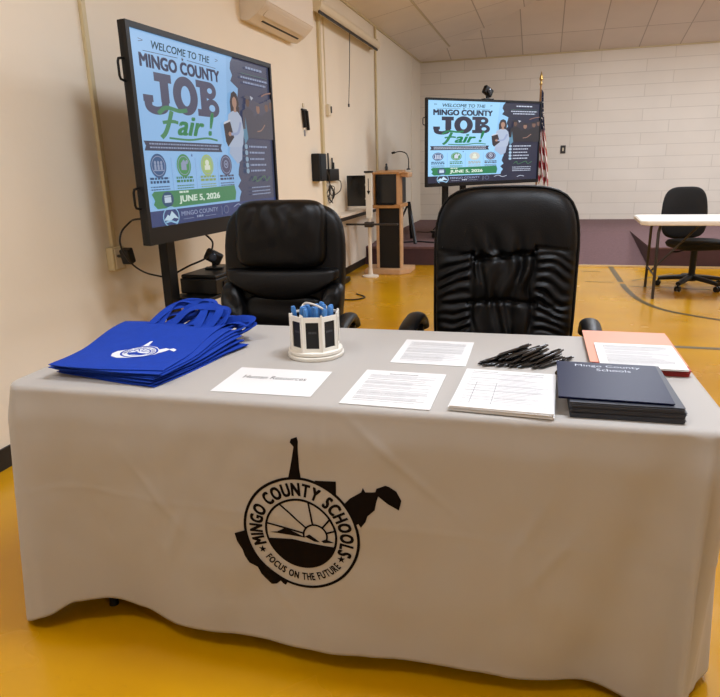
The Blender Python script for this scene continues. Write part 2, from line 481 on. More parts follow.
    tag(struct('stage', bm, [M['purple'], M['purpleshade']]), 'low purple carpeted stage along the back wall with a ramp cut into its front', 'stage')
    bm = new(); b2(bm, xa, WR, yf-.035, yf-.005, 0, .02); struct('trim_3', bm, M['stagetrim'])
setting()

def ceiling_lamps():
    names = ['above the display table', 'above the middle of the floor on the left', 'above the near right of the room',
             'above the middle of the floor on the right', 'above the front of the stage on the left', 'above the front of the stage on the right',
             'behind the viewer on the left, added as unseen fill', 'behind the viewer on the right, added as unseen fill']
    for (x, y, z, p, c), g, n in zip(LAMPS, GLOWS, names):
        zc = min(ZE+SL*(x-WL), ZE+SL*(YB-y), ZE+SL*(WR-x))
        t = thing('ceiling_light', 'white rectangular ceiling lamp hanging ' + n, 'lamp', (x, y, z), 0, 'ceiling lamps')
        bm = new(); b2(bm, -.61, .61, -.28, .28, -.045, .02, .01); obj('housing', bm, M['lampwhite'], t)
        bm = new(); b2(bm, -.58, .58, -.25, .25, -.056, -.046); obj('diffuser', bm, M['diffuser'], t)
        for sx in (-.4, .4):
            bm = new(); tube(bm, [(sx, 0, .015), (sx, 0, zc-z+.0)], .006, 6); obj('hanger', bm, M['chrome'], t)
        g.parent = t; g.location = (0, 0, -.07)
ceiling_lamps()

# ------------------------------------------------------------------ poster shown on both screens
NAVY = (38, 42, 66); GREEN = (60, 138, 68)
def poster(soft=False):  # soft: glare haze over the near screen put into the colours
    g = Flat(); rnd = random.Random(7)
    BG = (142, 190, 238) if soft else (150, 206, 250)
    NV = (66, 72, 100) if soft else (22, 28, 58)
    LT = (150, 164, 196) if soft else (206, 216, 236)
    GR = (70, 140, 96) if soft else (24, 124, 78)
    g.rect(0, 0, 1, 1, BG)
    g.poly([(0, 0), (.55, 0), (.62, 1), (0, 1)], tuple(min(255, c+10) for c in BG))
    # dark brushed area at the right
    L = [(.67, 1.0)]
    y = 1.0
    for k in range(26):
        y = 1-(k+1)/27
        base = .655 if y > .82 else (.70 if y > .5 else .655)
        L.append((base+rnd.uniform(-.016, .016), y))
    g.poly(L+[(.63, 0), (1, 0), (1, 1)], NV)
    g.rect(0, 0, 1, .085, NV if not soft else (56, 72, 122))
    g.stroke([(.05, .96), (.075, .955), (.05, .945)], .003, NV); g.stroke([(.53, .96), (.55, .955), (.53, .945)], .003, NV)
    g.text('WELCOME TO THE', .12, .925, .49, .965, (40, 74, 90), .022, .2)
    g.stroke([(.07, .905), (.27, .91)], .003, NAVY); g.stroke([(.33, .91), (.53, .905)], .003, NAVY)
    g.poly(star(.3, .908, .009, .014), NAVY)
    g.text('MINGO COUNTY', .045, .825, .555, .895, NAVY if not soft else (66, 70, 96), .05)
    JC = (36, 40, 64) if not soft else (76, 78, 106)
    slab_job(g, JC)
    # green brush script
    for pts, wd in ((((.12, .60), (.17, .635), (.25, .625), (.30, .635)), .022), (((.20, .62), (.175, .55), (.15, .50), (.125, .475)), .024),
                    (((.14, .555), (.20, .565), (.235, .56)), .018)):
        g.stroke(pts, wd, GR)
    g.text('air', .225, .492, .41, .60, GR, .03, .35); g.text('!', .435, .50, .485, .64, GR, .035, .35)
    g.stroke([(.17, .475), (.30, .47), (.42, .485), (.50, .475)], .011, GR)
    # banner
    g.poly([(.02, .405), (.03, .43), (.02, .455), (.53, .455), (.52, .43), (.53, .405)], (58, 66, 92) if soft else (34, 40, 66))
    for yy in (.437, .418): dashes(g, .05, .50, yy, .008, LT, rnd)
    g.poly(star(.30, .383, .007, .011), (60, 90, 150))
    for k, (cx, c) in enumerate(((.085, (50, 92, 140)), (.24, (74, 150, 92)), (.40, (170, 200, 120) if soft else (206, 206, 196)), (.545, (78, 80, 112)))):
        g.disc(cx, .325, .046, .046*1.40 if soft else .05, c); g.ring(cx, .325, .036, .049 if soft else .040, .039, .053 if soft else .043, LT)
        if k == 0:
            for q in (-.018, 0, .018): g.disc(cx+q, .342, .006, .010, LT); g.rect(cx+q-.006, .305, cx+q+.006, .332, LT)
            g.rect(cx-.03, .298, cx+.03, .304, LT)
        elif k == 1: g.rect(cx-.018, .30, cx+.016, .335, LT); g.poly([(cx-.02, .335), (cx, .36), (cx+.02, .335)], LT); g.disc(cx+.02, .345, .008, .012, LT)
        elif k == 2: g.disc(cx, .34, .014, .018, (230, 236, 220)); g.rect(cx-.02, .298, cx+.02, .325, (230, 236, 220))
        else: g.ring(cx, .33, .012, .018, .017, .025, LT); g.disc(cx, .33, .006, .009, LT)
        g.rect(cx+.077, .19, cx+.079, .37, (118, 158, 214)) if k < 3 else None
        for yy, hh in ((.252, .012), (.232, .014), (.21, .006), (.196, .006)): dashes(g, cx-.055, cx+.055, yy, hh, tuple(int(v*.85) for v in c), rnd)
    # date strip
    g.poly([(.025, .175), (.04, .19), (.30, .188), (.60, .195), (.61, .15), (.60, .10), (.35, .098), (.05, .095), (.03, .12), (.04, .14)], GR)
    g.disc(.115, .143, .036, .042, (44, 84, 120)); g.rect(.095, .125, .135, .155, (200, 220, 240)); g.rect(.095, .158, .135, .165, (200, 220, 240))
    dashes(g, .19, .25, .172, .011, (220, 240, 225), rnd)
    g.text('JUNE 5, 2026', .185, .11, .475, .158, (222, 240, 226), .04)
    # footer with mountain mark
    g.ring(.125, .045, .045, .052, .05, .058, (150, 200, 235)) ; g.poly([(.08, .03), (.105, .06), (.115, .05), (.13, .078), (.17, .03), (.14, .038), (.12, .025)], (200, 228, 245))
    g.stroke([(.09, .018), (.12, .022), (.15, .010), (.165, .018)], .010, (150, 200, 235))
    g.text('MINGO COUNTY', .19, .042, .45, .068, (160, 172, 204), .005); dashes(g, .20, .27, .022, .003, LT, rnd); dashes(g, .35, .43, .022, .003, LT, rnd); dashes(g, .29, .335, .022, .012, LT, rnd)
    g.rect(.478, .015, .480, .07, LT); g.ring(.515, .045, .016, .02, .02, .026, (110, 120, 150))
    g.stroke([(.58, .055), (.62, .07), (.66, .05), (.70, .062)], .006, LT); g.stroke([(.80, .04), (.83, .055), (.87, .045)], .006, LT)
    # heading lines at the right
    for x0, x1, yy, hh in ((.77, .92, .95, .014), (.72, .97, .885, .012), (.74, .95, .855, .012)): dashes(g, x0, x1, yy, hh, LT, rnd)
    g.stroke([(.72, .915), (.97, .915)], .003, (70, 120, 100))
    # graduates: dark gowns, faces, caps
    g.poly([(.74, .50), (.74, .72), (.80, .76), (.88, .74), (1, .78), (1, .50)], (40, 37, 54) if not soft else (80, 80, 100))
    for cx, cy, hc in ((.765, .735, (96, 70, 62)), (.86, .70, (150, 112, 96)), (.945, .72, (120, 88, 76)), (.99, .74, (110, 82, 72))):
        g.poly([(cx-.06, .50), (cx-.05, cy-.06), (cx, cy-.03), (cx+.05, cy-.06), (cx+.06, .50)], (30, 28, 38) if not soft else (72, 72, 88))
        g.disc(cx, cy, .017, .03, hc); g.poly([(cx-.035, cy+.03), (cx, cy+.018), (cx+.035, cy+.03), (cx, cy+.045)], (30, 28, 36) if not soft else (80, 80, 96))
    g.poly([(.70, .56), (.73, .56), (.735, .64), (.75, .50), (.72, .46)], (90, 140, 170)); g.stroke([(.90, .79), (.94, .81), (1.0, .825)], .009, (150, 112, 98))
    g.stroke([(.84, .55), (.88, .56), (.92, .60)], .009, (150, 116, 104))
    g.poly([(.79, .78), (.82, .77), (.85, .80), (.80, .75)], (190, 196, 210))
    # woman in a pale blouse holding a folder
    SK = (176, 136, 118); BL = (178, 192, 216)
    g.poly([(.612, .64), (.61, .72), (.625, .775), (.65, .79), (.672, .775), (.685, .72), (.682, .64)], (48, 36, 44))
    g.poly([(.57, .44), (.575, .56), (.59, .64), (.625, .665), (.67, .665), (.70, .63), (.712, .54), (.70, .46), (.69, .44)], BL)
    g.disc(.648, .72, .019, .036, SK); g.poly([(.637, .66), (.66, .66), (.657, .70), (.64, .70)], SK)
    g.poly([(.625, .755), (.648, .775), (.672, .755), (.668, .74), (.648, .757), (.629, .74)], (48, 36, 44))
    g.poly([(.545, .58), (.60, .60), (.625, .50), (.57, .44), (.555, .47)], (44, 34, 42)); g.poly([(.55, .59), (.60, .61), (.605, .60), (.545, .575)], (210, 214, 226))
    g.stroke([(.69, .60), (.66, .53), (.60, .52)], .018, (150, 166, 204)); g.disc(.592, .52, .012, .014, SK)
    g.poly([(.575, .40), (.585, .44), (.69, .44), (.68, .36), (.64, .33)], (170, 186, 214))
    # bullet list
    for yy in (.445, .405, .362, .322, .283):
        g.disc(.725, yy, .014, .017, (140, 170, 196) if soft else (170, 200, 226)); dashes(g, .752, .90+rnd.uniform(-.02, .03), yy-.005, .012, LT, rnd)
    g.stroke([(.76, .215), (.79, .245), (.80, .21), (.84, .225), (.88, .245), (.90, .21), (.94, .24)], .007, (66, 120, 84))
    for yy in (.165, .14, .118): dashes(g, .75, .93, yy, .008, LT, rnd)
    return g

def star(x, y, rx, ry):
    return [(x+(rx if k % 2 == 0 else rx*.42)*math.sin(k*PI/5), y+(ry if k % 2 == 0 else ry*.42)*math.cos(k*PI/5)) for k in range(10)]

def dashes(g, x0, x1, y, h, c, rnd):
    """small print too fine to read"""
    x = x0
    while x < x1:
        wd = rnd.uniform(.4, 1.3)*h*1.6
        g.rect(x, y, min(x+wd, x1), y+h, c); x += wd+h*.35

def slab_job(g, c):
    """J O B in heavy slab capitals"""
    # J
    g.rect(.115, .765, .215, .81, c, 900); g.rect(.145, .66, .195, .775, c, 901)
    g.stroke([(.170, .67), (.160, .628), (.115, .614), (.075, .628), (.070, .672)], .042, c); g.rect(.045, .655, .10, .69, c, 902)
    # O
    g.ring(.30, .712, .030, .055, .080, .105, c)
    # B
    g.rect(.375, .775, .46, .815, c, 903); g.rect(.375, .612, .46, .652, c, 904); g.rect(.40, .62, .445, .81, c, 905)
    g.ring(.470, .765, .018, .016, .048, .050, c, 32); g.ring(.480, .665, .022, .020, .054, .053, c, 32)
    g.rect(.44, .80, .475, .815, c, 906); g.rect(.44, .612, .48, .63, c, 907)

# fix layers of slab letters: they sit just above the base colours
def clean_layers(g):
    k = 0; out = []
    for p in g.p:
        k += 1; out.append((p[0], p[1], p[2], k))
    g.p = out; return g

def display(name, label, P0, P1, zb, zt, m, soft, cart_bottom, bez=(.022, .022, .028, .06)):
    """interactive display board between two floor points; origin at P0, local x along the board, front = -y local"""
    P0 = Vector(P0); P1 = Vector(P1); d = (P1-P0); W = d.length; ang = math.atan2(d.y, d.x)
    t = thing(name, label, 'display', (P0.x, P0.y, zb), ang)
    H = zt-zb; l, r, tp, bt = bez
    bm = new(); b2(bm, 0, W, .012, .040, 0, H, .004); b2(bm, .12, W-.12, .035, .085, .10, H-.10, .01); obj('body', bm, M['black'], t)
    bm = new(); b2(bm, 0, l, -.006, .02, 0, H); b2(bm, W-r, W, -.006, .02, 0, H); b2(bm, l, W-r, -.006, .02, H-tp, H); b2(bm, l, W-r, -.006, .02, 0, bt)
    obj('bezel', bm, M['black'], t)
    g = clean_layers(poster(soft))
    g.mesh('screen', lambda x, y, z: (l+max(0, min(1, x))*(W-l-r), .008-z, bt+y*(H-bt-tp)), m, t, dz=.00003)
    for z0 in ((.745, .175) if soft else (.70,)):
        z0 = z0*H
        bm = new(); tube(bm, [(.002, .03, z0), (-.030, .03, z0+.006), (-.036, .03, z0+.02), (-.036, .03, z0+.08), (-.030, .03, z0+.094), (.002, .03, z0+.10)], .006, 8)
        obj('handle', bm, M['metalblack'], t, True)
    return t, W, ang

M['screen1'] = screen_mat('display_pixels_near', .74, .25)
M['screen2'] = screen_mat('display_pixels_far', 1.0, .3)

def display_cart(name, label, loc, ang, H, spread=.16, depth=.62, shelf=None):
    """rolling stand: two posts, cross bars, feet and casters; local x along the display, -y to its front"""
    t = thing(name, label, 'stand', loc, ang)
    for sx in (-spread, spread):
        bm = new(); b2(bm, sx-.04, sx+.04, -.02, .035, .1, H, .004); obj('post', bm, M['metalblack'], t)
    for z0, z1 in ((H-.25, H-.17), (.12, .18)):
        bm = new(); b2(bm, -spread, spread, .0, .03, z0, z1); obj('crossbar', bm, M['metalblack'], t)
    for sx in (-spread, spread):
        bm = new(); b2(bm, sx-.03, sx+.03, -depth/2, depth/2, .07, .11, .006); ft = obj('foot', bm, M['metalblack'], t)
        for sy in (-depth/2+.04, depth/2-.04):
            bm = new()
            tube(bm, [(sx-.015, sy, .035), (sx+.015, sy, .035)], .035, 14)
            b2(bm, sx-.02, sx+.02, sy-.015, sy+.015, .04, .075)
            obj('caster', bm, M['black'], ft, True)
    if shelf: 
        bm = new(); b2(bm, *shelf, .003); obj('shelf', bm, M['metalblack'], t)
    return t

# near display on the left wall side
P0, P1 = (-1.866, 2.765), (-1.793, 4.248)
display('display_board', 'large black framed touch display at the left, showing the job fair poster, nearest the viewer', P0, P1, .948, 1.970, M['screen1'], True, 0, (.026, .022, .026, .085))
a1 = math.atan2(P1[1]-P0[1], P1[0]-P0[0])
mid = Vector(((P0[0]+P1[0])/2, (P0[1]+P1[1])/2))
nrm = Vector((-math.sin(a1), math.cos(a1)))   # behind the display (local +y)
cb = Vector((-2.01, 3.32))+Vector((math.cos(a1), math.sin(a1)))*.26
display_cart('display_stand', 'black metal rolling stand carrying the near display by the left wall', (cb.x, cb.y, 0), a1, 1.5, spread=.42, shelf=(-.38, .38, -.20, .06, .575, .595))
# far display on the stage
s = 1.13
Q0 = (-1.377*s, 7.876*s); Q1 = (-.085*s, 9.224*s)
zb2, zt2 = 1.3025-(1.3025-1.0335)*s, 1.3025+(2.056-1.3025)*s
display('display_board', 'black framed touch display on the stage, showing the same job fair poster, beside the flag', Q0, Q1, zb2, zt2, M['screen2'], False, 0, (.026, .026, .03, .05))
a2 = math.atan2(Q1[1]-Q0[1], Q1[0]-Q0[0]); n2 = Vector((-math.sin(a2), math.cos(a2)))
c2 = Vector(((Q0[0]*.72+Q1[0]*.28), (Q0[1]*.72+Q1[1]*.28)))+n2*.125
display_cart('display_stand', 'black rolling stand of the far display on the purple stage', (c2.x, c2.y, .245), a2, 1.35)

def webcam(loc, rz, label, sc=1.0):
    t = thing('webcam', label, 'camera', loc, rz); t.scale = (sc,)*3
    bm = new(); b2(bm, -.055, .055, -.03, .03, 0, .012, .004); b2(bm, -.012, .012, -.012, .012, .01, .045); obj('mount', bm, M['black'], t)
    bm = new(); box(bm, (0, 0, .075), (.105, .045, .075), .012, Matrix.Rotation(.5, 3, 'Y')); hd_ = obj('camera_head', bm, M['black'], t)
    bm = new(); lathe(bm, [(.022, 0), (.024, .012), (.018, .016)], 20); bmesh.ops.rotate(bm, verts=bm.verts, matrix=Matrix.Rotation(PI/2, 3, 'X')); bmesh.ops.translate(bm, verts=bm.verts, vec=(0, -.02, .075))
    obj('lens', bm, M['pinboard'], hd_, True)
k = .52
wc = (Q0[0]+(Q1[0]-Q0[0])*k+n2.x*.045, Q0[1]+(Q1[1]-Q0[1])*k+n2.y*.045, zt2)
webcam(wc, a2, 'small black webcam on top of the far display', 1.5)

# devices on the near stand's shelf (shelf top z=.595)
def shelf_pt(x, y, z=0):
    c, s_ = math.cos(a1), math.sin(a1); return (cb.x+x*c-y*s_, cb.y+x*s_+y*c, z)
t = thing('media_console', 'black box shaped office machine on the shelf of the near display stand', 'printer', shelf_pt(-.06, -.075, .595), a1+.03)
bm = new(); b2(bm, -.22, .22, -.12, .12, .006, .095, .006); obj('body', bm, M['black'], t)
bm = new(); b2(bm, -.215, .215, -.115, .115, .0955, .118, .008); obj('lid', bm, M['metalblack'], t)
bm = new(); b2(bm, -.14, .08, -.128, -.12, .03, .07, .002); obj('front_slot', bm, M['metalblack'], t)
for sx in (-.17, .17):
    for sy in (-.09, .09):
        bm = new(); b2(bm, sx-.015, sx+.015, sy-.015, sy+.015, 0, .007); obj('foot', bm, M['black'], t)
webcam(shelf_pt(-.05, -.06, .714), a1-1.2, 'small black camera with tilted square head on top of the black machine', 1.0)

def cable(name, label, pts, r=.005, m='black', n=8):
    bm = new(); tube(bm, pts, r, 6, n); return tag(obj(name, bm, M[m], None, True), label, 'cable')
wx = WL
# wall outlet and plug behind the near display
t = thing('wall_outlet', 'ivory surface outlet box at the foot of the left wall raceway', 'outlet', (wx, 3.09, .835))
bm = new(); b2(bm, 0, .045, -.055, .055, -.065, .065, .006); obj('box', bm, M['paint2'], t)
bm = new(); b2(bm, .045, .049, -.038, .038, -.055, .055, .001); obj('cover_plate', bm, M['ivory'], t)
bm = new(); b2(bm, WL, WL+.022, 3.078, 3.112, .901, ZE-.02, .003)
tag(obj('wall_raceway', bm, M['paint2']), 'cream cable raceway running up the left wall behind the near display', 'cable cover')
t = thing('power_adapter', 'black plug adapter hanging beside the outlet below the near display', 'adapter', (wx+.15, 3.02, .86))
bm = new(); box(bm, (0, 0, 0), (.06, .05, .085), .008, Matrix.Rotation(.25, 3, 'X')); obj('body', bm, M['black'], t)
bm = new(); tube(bm, [(-.03, .0, 0), (-.101, .055, -.01)], .008, 8); obj('prong', bm, M['black'], t)
cable('power_cable', 'thin black cable looping from the near display past the outlet to its stand', [(-1.93, 2.83, 1.075), (-2.0, 2.86, 1.07), (-2.06, 2.90, 1.053), (-2.06, 2.82, 1.01), (-2.06, 2.80, .944), (-2.06, 2.86, .853), (-2.06, 2.975, .780), (-2.055, 3.135, .727)], .005)
cable('power_cable', 'short black cable hanging beside the post of the near display stand', [(-1.93, 3.42, .945), (-1.90, 3.46, .88), (-1.93, 3.43, .80), (-2.0, 3.33, .76), (-2.07, 3.28, .72)], .006)
cable('power_cable', 'black cable sagging below the shelf of the near display stand', [(-1.92, 3.45, .57), (-1.83, 3.60, .50), (-1.74, 3.72, .54), (-1.73, 3.78, .572)], .005)

# ------------------------------------------------------------------ left wall fittings
def air_conditioner():
    t = thing('air_conditioner', 'white wall mounted split air conditioner high on the left wall', 'air conditioner', (WL, 5.0, 2.42))
    L = 1.06
    prof = [(0, 0), (.06, -.012), (.14, .03), (.212, .092), (.225, .108), (.225, .35), (.205, .37), (0, .37)]
    bm = new(); prism(bm, prof, 'y', 0, L); bmesh.ops.bevel(bm, geom=[e for e in bm.edges], offset=.003, segments=2, affect='EDGES')
    obj('casing', bm, M['acwhite'], t)
    bm = new(); prism(bm, [(.225, .112), (.231, .115), (.231, .345), (.225, .348)], 'y', .006, L-.006); obj('front_panel', bm, M['acwhite'], t)
    # outlet slot following the sloped underside
    dx, dz = .08, .042
    bm = new(); prism(bm, [(.100, .0075), (.1145, .0148), (.1132, .0175), (.099, .0105)], 'y', .17, L-.09); obj('air_slot', bm, M['black'], t)
    bm = new(); prism(bm, [(.15, .036), (.205, .088), (.207, .084), (.153, .031)], 'y', .10, L-.07); obj('louvre', bm, M['acwhite'], t)
    bm = new()
    for y_, z_ in ((.045, .25),): 
        pass
    tube(bm, [(.224, .05, .19), (.235, .05, .19)], .011, 12); obj('badge', bm, M['greyleg'], t)
air_conditioner()

bm = new(); b2(bm, WL, WL+.028, 6.80, 6.86, .098, ZE-.02, .003)
tag(obj('wall_raceway', bm, M['paint2']), 'tall cream raceway on the left wall between air conditioner and projection screen', 'cable cover')
bm = new(); tube(bm, [(WL+.02, 9.2, .26), (WL+.02, 9.2, ZE-.02)], .016, 10)
tag(obj('wall_pipe', bm, M['paint2'], None, True), 'slim painted pipe on the left wall at the far end of the projection screen', 'pipe')
bm = new(); b2(bm, WL, WL+.01, 11.79, 11.82, .26, ZE-.02, .001)
tag(obj('wall_raceway', bm, M['wall']), 'faint cream strip running up the left wall nearest the back corner', 'cable cover')

t = thing('projection_screen', 'rolled up projection screen in long cream housing high on the left wall', 'projection screen', (WL+.09, 6.55, 2.84))
bm = new(); tube(bm, [(0, 0, 0), (0, 2.42, 0)], .058, 20); obj('roller_housing', bm, M['ivory'], t, True)
bm = new(); b2(bm, .015, .03, .02, 2.38, -.075, -.045); obj('hem_bar', bm, M['blackmat'], t)
for y in (.03, 2.39):
    bm = new(); b2(bm, -.09, .03, y-.015, y+.015, -.05, .075, .004); obj('bracket', bm, M['ivory'], t)
bm = new(); tube(bm, [(.02, 1.10, -.06), (.01, 1.08, -.5), (.0, 1.05, -.83)], .0045, 6); lathe(bm, [(.010, 0), (.012, .03), (.006, .04)], 10, (0, 1.05, -.87)); obj('pull_cord', bm, M['greyleg'], t, True)

t = thing('wall_switch', 'small ivory switch box hanging below the projection screen on a thin conduit', 'switch', (WL, 7.04, 1.90))
bm = new(); b2(bm, 0, .04, -.035, .045, -.06, .06, .006); obj('box', bm, M['ivory'], t)
bm = new(); b2(bm, .04, .052, .015, .04, -.03, .04, .004); obj('rocker', bm, M['greyleg'], t)
bm = new(); b2(bm, 0, .012, -.03, -.01, .06, 1.2); obj('conduit', bm, M['ivory'], t)

t = thing('marker_holder', 'two black markers hanging on the left wall below the air conditioner', 'hook', (WL, 6.30, 1.775))
for k, y in enumerate((-.05, .045)):
    bm = new(); tube(bm, [(.02, y, .07), (.02, y+.03, -.09-.02*k)], .017, 10); obj('marker', bm, M['black'], t, True)
bm = new(); b2(bm, 0, .012, -.02, .02, .10, .14, .003); obj('hook', bm, M['ivory'], t)
bm = new(); b2(bm, 0, .006, -.005, .03, -.17, -.11); obj('tag', bm, M['printlight'], t)
bm = new(); b2(bm, 0, .02, -.065, .06, .07, .085, .002); obj('rail', bm, M['black'], t)

t = thing('wireless_receiver', 'black speaker shaped box on the wall left of the tall raceway', 'receiver', (WL, 6.60, 1.30))
bm = new(); b2(bm, 0, .09, -.13, .10, -.14, .14, .01); obj('body', bm, M['black'], t)
bm = new(); b2(bm, .09, .095, -.10, -.02, -.12, .12, .002); obj('grille', bm, M['metalblack'], t)
t = thing('router', 'small black router with antennas on the wall right of the tall raceway', 'router', (WL, 7.10, 1.22))
bm = new(); b2(bm, 0, .05, -.17, .17, -.07, .06, .01); obj('body', bm, M['black'], t)
for y, h in ((-.14, .20), (.0, .15), (.05, .10)):
    bm = new(); b2(bm, .015, .03, y-.012, y+.012, .05, h+.03, .004); obj('antenna', bm, M['black'], t)
pts = [(WL+.03, 6.93, 1.15)]
for k in range(26):
    a = k*.75; pts.append((WL+.03+.012*math.sin(k*1.7), 7.0+.085*math.cos(a)+.03*math.sin(k*2.3), 1.03+.09*math.sin(a)-.01*(k % 5)))
cable('cable_coil', 'tangle of thin black cable hanging under the router on the left wall', pts, .005, n=5)
cable('network_cable', 'grey cable running from the raceway down beside the coiled cable', [(WL+.035, 6.84, 1.28), (WL+.04, 6.93, 1.18), (WL+.04, 6.96, 1.0), (WL+.035, 7.32, 1.03), (WL+.035, 7.36, 1.13), (WL+.035, 7.2, 1.16)], .006, 'greyleg')

# wall ledge under the projection screen
t = thing('wall_ledge', 'long white ledge on the left wall between the office chair and the lectern', 'shelf', (WL, 6.9, 0))
bm = new(); b2(bm, 0, .17, 0, 2.0, .745, .775, .004); obj('shelf_board', bm, M['acwhite'], t)
bm = new(); b2(bm, 0, .15, .02, 1.98, .70, .744); obj('shelf_shadow', bm, M['blackmat'], t)  # dark strip standing in for the shadow under the ledge
bm = new(); b2(bm, 0, .03, 0, 2.0, .10, .70); obj('panel', bm, M['acwhite'], t)

# ------------------------------------------------------------------ lectern and things by it
def lectern():
    t = thing('lectern', 'wooden lectern with black front panel and wide base at the left edge of the stage', 'lectern', (-1.82, 7.85, 0), 0)
    bm = new(); prism(bm, [(-.29, -.22), (.16, -.24), (.27, -.10), (.27, .22), (-.29, .22)], 'z', .0, .06); bmesh.ops.bevel(bm, geom=bm.edges[:], offset=.006, segments=2, affect='EDGES'); obj('base', bm, M['woodpale'], t)
    bm = new(); b2(bm, -.16, -.125, -.10, .03, .06, .80, .004); obj('side_panel', bm, M['woodpale'], t)
    bm = new(); b2(bm, .135, .155, -.10, .03, .06, .80, .004); obj('side_panel', bm, M['woodpale'], t)
    bm = new(); b2(bm, -.125, .135, -.085, .02, .06, .80); obj('front_panel', bm, M['black'], t)
    bm = new(); b2(bm, -.20, .16, -.16, .30, .80, .84, .005); obj('shelf', bm, M['wood'], t)
    bm = new(); b2(bm, .085, .11, -.12, .20, .84, 1.20, .004); obj('cheek', bm, M['wood'], t)
    bm = new(); b2(bm, -.185, -.16, -.12, .22, .84, 1.20, .004); obj('cheek', bm, M['wood'], t)
    bm = new(); b2(bm, -.155, .08, -.02, .20, .845, 1.19); obj('compartment', bm, M['black'], t)
    bm = new(); b2(bm, .05, .11, .20, .42, .84, 1.16, .004); obj('equipment_rack', bm, M['black'], t)
    bm = new(); prism(bm, [(-.14, 1.201), (.26, 1.225), (.26, 1.245), (-.14, 1.221)], 'x', -.19, .14); obj('reading_top', bm, M['wood'], t)
    bm = new(); box(bm, (.15, .22, 1.19), (.12, .26, .06), .01, Matrix.Rotation(.15, 3, 'Y')); obj('side_tray', bm, M['woodpale'], t)
lectern()
t = thing('microphone', 'black gooseneck microphone curving up from the lectern top', 'microphone', (-1.60, 7.9, 1.245))
bm = new(); lathe(bm, [(.025, 0), (.025, .012), (.008, .018)], 14); obj('mount', bm, M['black'], t, True)
bm = new(); tube(bm, [(0, 0, .01), (.0, 0, .12), (-.03, 0, .19), (-.10, 0, .215), (-.17, -.01, .205)], .006, 8, 6); obj('gooseneck', bm, M['metalblack'], t, True)
bm = new(); tube(bm, [(-.165, -.01, .207), (-.205, -.012, .198)], .013, 10); obj('capsule', bm, M['black'], t, True)

def monitor(label, x0, x1, y, z0, z1, rz=0):
    t = thing('monitor', label, 'monitor', ((x0+x1)/2, y, (z0+z1)/2), rz); hw, hh = (x1-x0)/2, (z1-z0)/2
    bm = new(); b2(bm, -hw, hw, 0, .03, -hh, hh, .004); obj('casing', bm, M['black'], t)
    bm = new(); b2(bm, -hw+.01, hw-.01, -.003, .001, -hh+.015, hh-.01); obj('screen', bm, mat('switched_off_screen', (14, 14, 16), .18), t)
    return t
m1 = monitor('black switched off monitor left of the white monitor post by the lectern', -2.30, -2.062, 7.6, .835, 1.195)
bm = new(); tube(bm, [(.09, .03, -.05), (.13, .0, -.05), (.185, -.125, -.05)], .012, 8); obj('mount_arm', bm, M['metalblack'], m1)
m2 = monitor('black switched off monitor on the lectern, right of the white monitor post', -1.96, -1.715, 7.70, .85, 1.20)
bm = new(); b2(bm, -.10, .10, -.02, .08, -.1850, -.1755, .003); obj('stand', bm, M['black'], m2)
t = thing('monitor_post', 'white upright post with black arrow mark and tray between the two dark monitors', 'post', (-1.985, 7.45, 0))
bm = new(); b2(bm, -.037, .037, -.02, .02, .70, 1.225, .004); obj('column', bm, M['white'], t)
bm = new(); b2(bm, -.05, .05, -.03, .03, 1.225, 1.245, .004); obj('cap', bm, M['black'], t)
g = Flat(); g.stroke([(0, 1.16), (0, 1.02)], .010, (0, 0, 0)); g.poly([(-.022, 1.02), (.022, 1.02), (0, .975)], (0, 0, 0))
g.mesh('arrow_mark', lambda x, y, z: (x, -.0205-z, y), M['black'], t, dz=.0002)
bm = new()
for z in (.93, 1.09):
    for sx in (-1, 1): b2(bm, sx*.037-.008, sx*.037+.008, -.012, .012, z-.012, z+.012, .003)
obj('clamp', bm, M['white'], t)
bm = new(); tube(bm, [(0, 0, .09), (0, 0, .70)], .022, 12); obj('tube', bm, M['acwhite'], t, True)
bm = new(); b2(bm, -.27, .36, -.09, -.03, .625, .645, .004); b2(bm, -.05, .05, -.06, .04, .60, .66, .006); obj('tray_bar', bm, M['greyleg'], t)
bm = new(); lathe(bm, [(.10, 0), (.10, .015), (.03, .03), (.025, .10)], 24); obj('base', bm, M['acwhite'], t, True)
t = thing('water_bottle', 'small dark bottle shaped pen cup top showing behind the right monitor', 'bottle', (-1.90, 8.0, 1.242))
bm = new(); lathe(bm, [(.018, 0), (.02, .04), (.012, .055), (.012, .08), (.0, .085)], 12); obj('body', bm, M['black'], t, True)

# dark easel leaning post on the stage behind the lectern
t = thing('easel', 'dark folding easel standing on the stage just right of the lectern', 'easel', (-1.66, 9.0, .245))
for p in (((-.17, .05, .55), (-.02, -.25, .003)), ((-.17, .05, .55), (-.40, -.1, .003)), ((-.17, .05, .55), (-.2, .4, .003))):
    bm = new(); tube(bm, [p[0], p[1]], .026, 6, flat=.5); obj('leg', bm, M['metalblack'], t)
cable('power_cable', 'loose dark cable arching over the purple stage beside the far display stand', [(-1.95, 10.3, .25), (-1.7, 10.2, .27), (-1.52, 10.1, .46), (-1.3, 10.0, .50), (-1.1, 10.0, .30), (-1.0, 10.0, .25)], .008)
cable('power_cable', 'dark cable lying across the purple stage top near its front edge', [(-2.0, 8.75, .252), (-1.7, 8.95, .252), (-1.4, 8.85, .252), (-1.1, 9.05, .252)], .012)
bm = new(); box(bm, (-1.32, 9.45, .265), (.34, .16, .04), .008); tag(obj('power_strip', bm, M['black']), 'black power strip lying on the purple stage near the far display', 'power strip')
cable('power_cable', 'short black cable on the yellow floor between left office chair and lectern', [(-2.05, 6.2, .005), (-1.95, 6.05, .006), (-1.78, 6.05, .006), (-1.72, 6.2, .005), (-1.85, 6.35, .005)], .008)
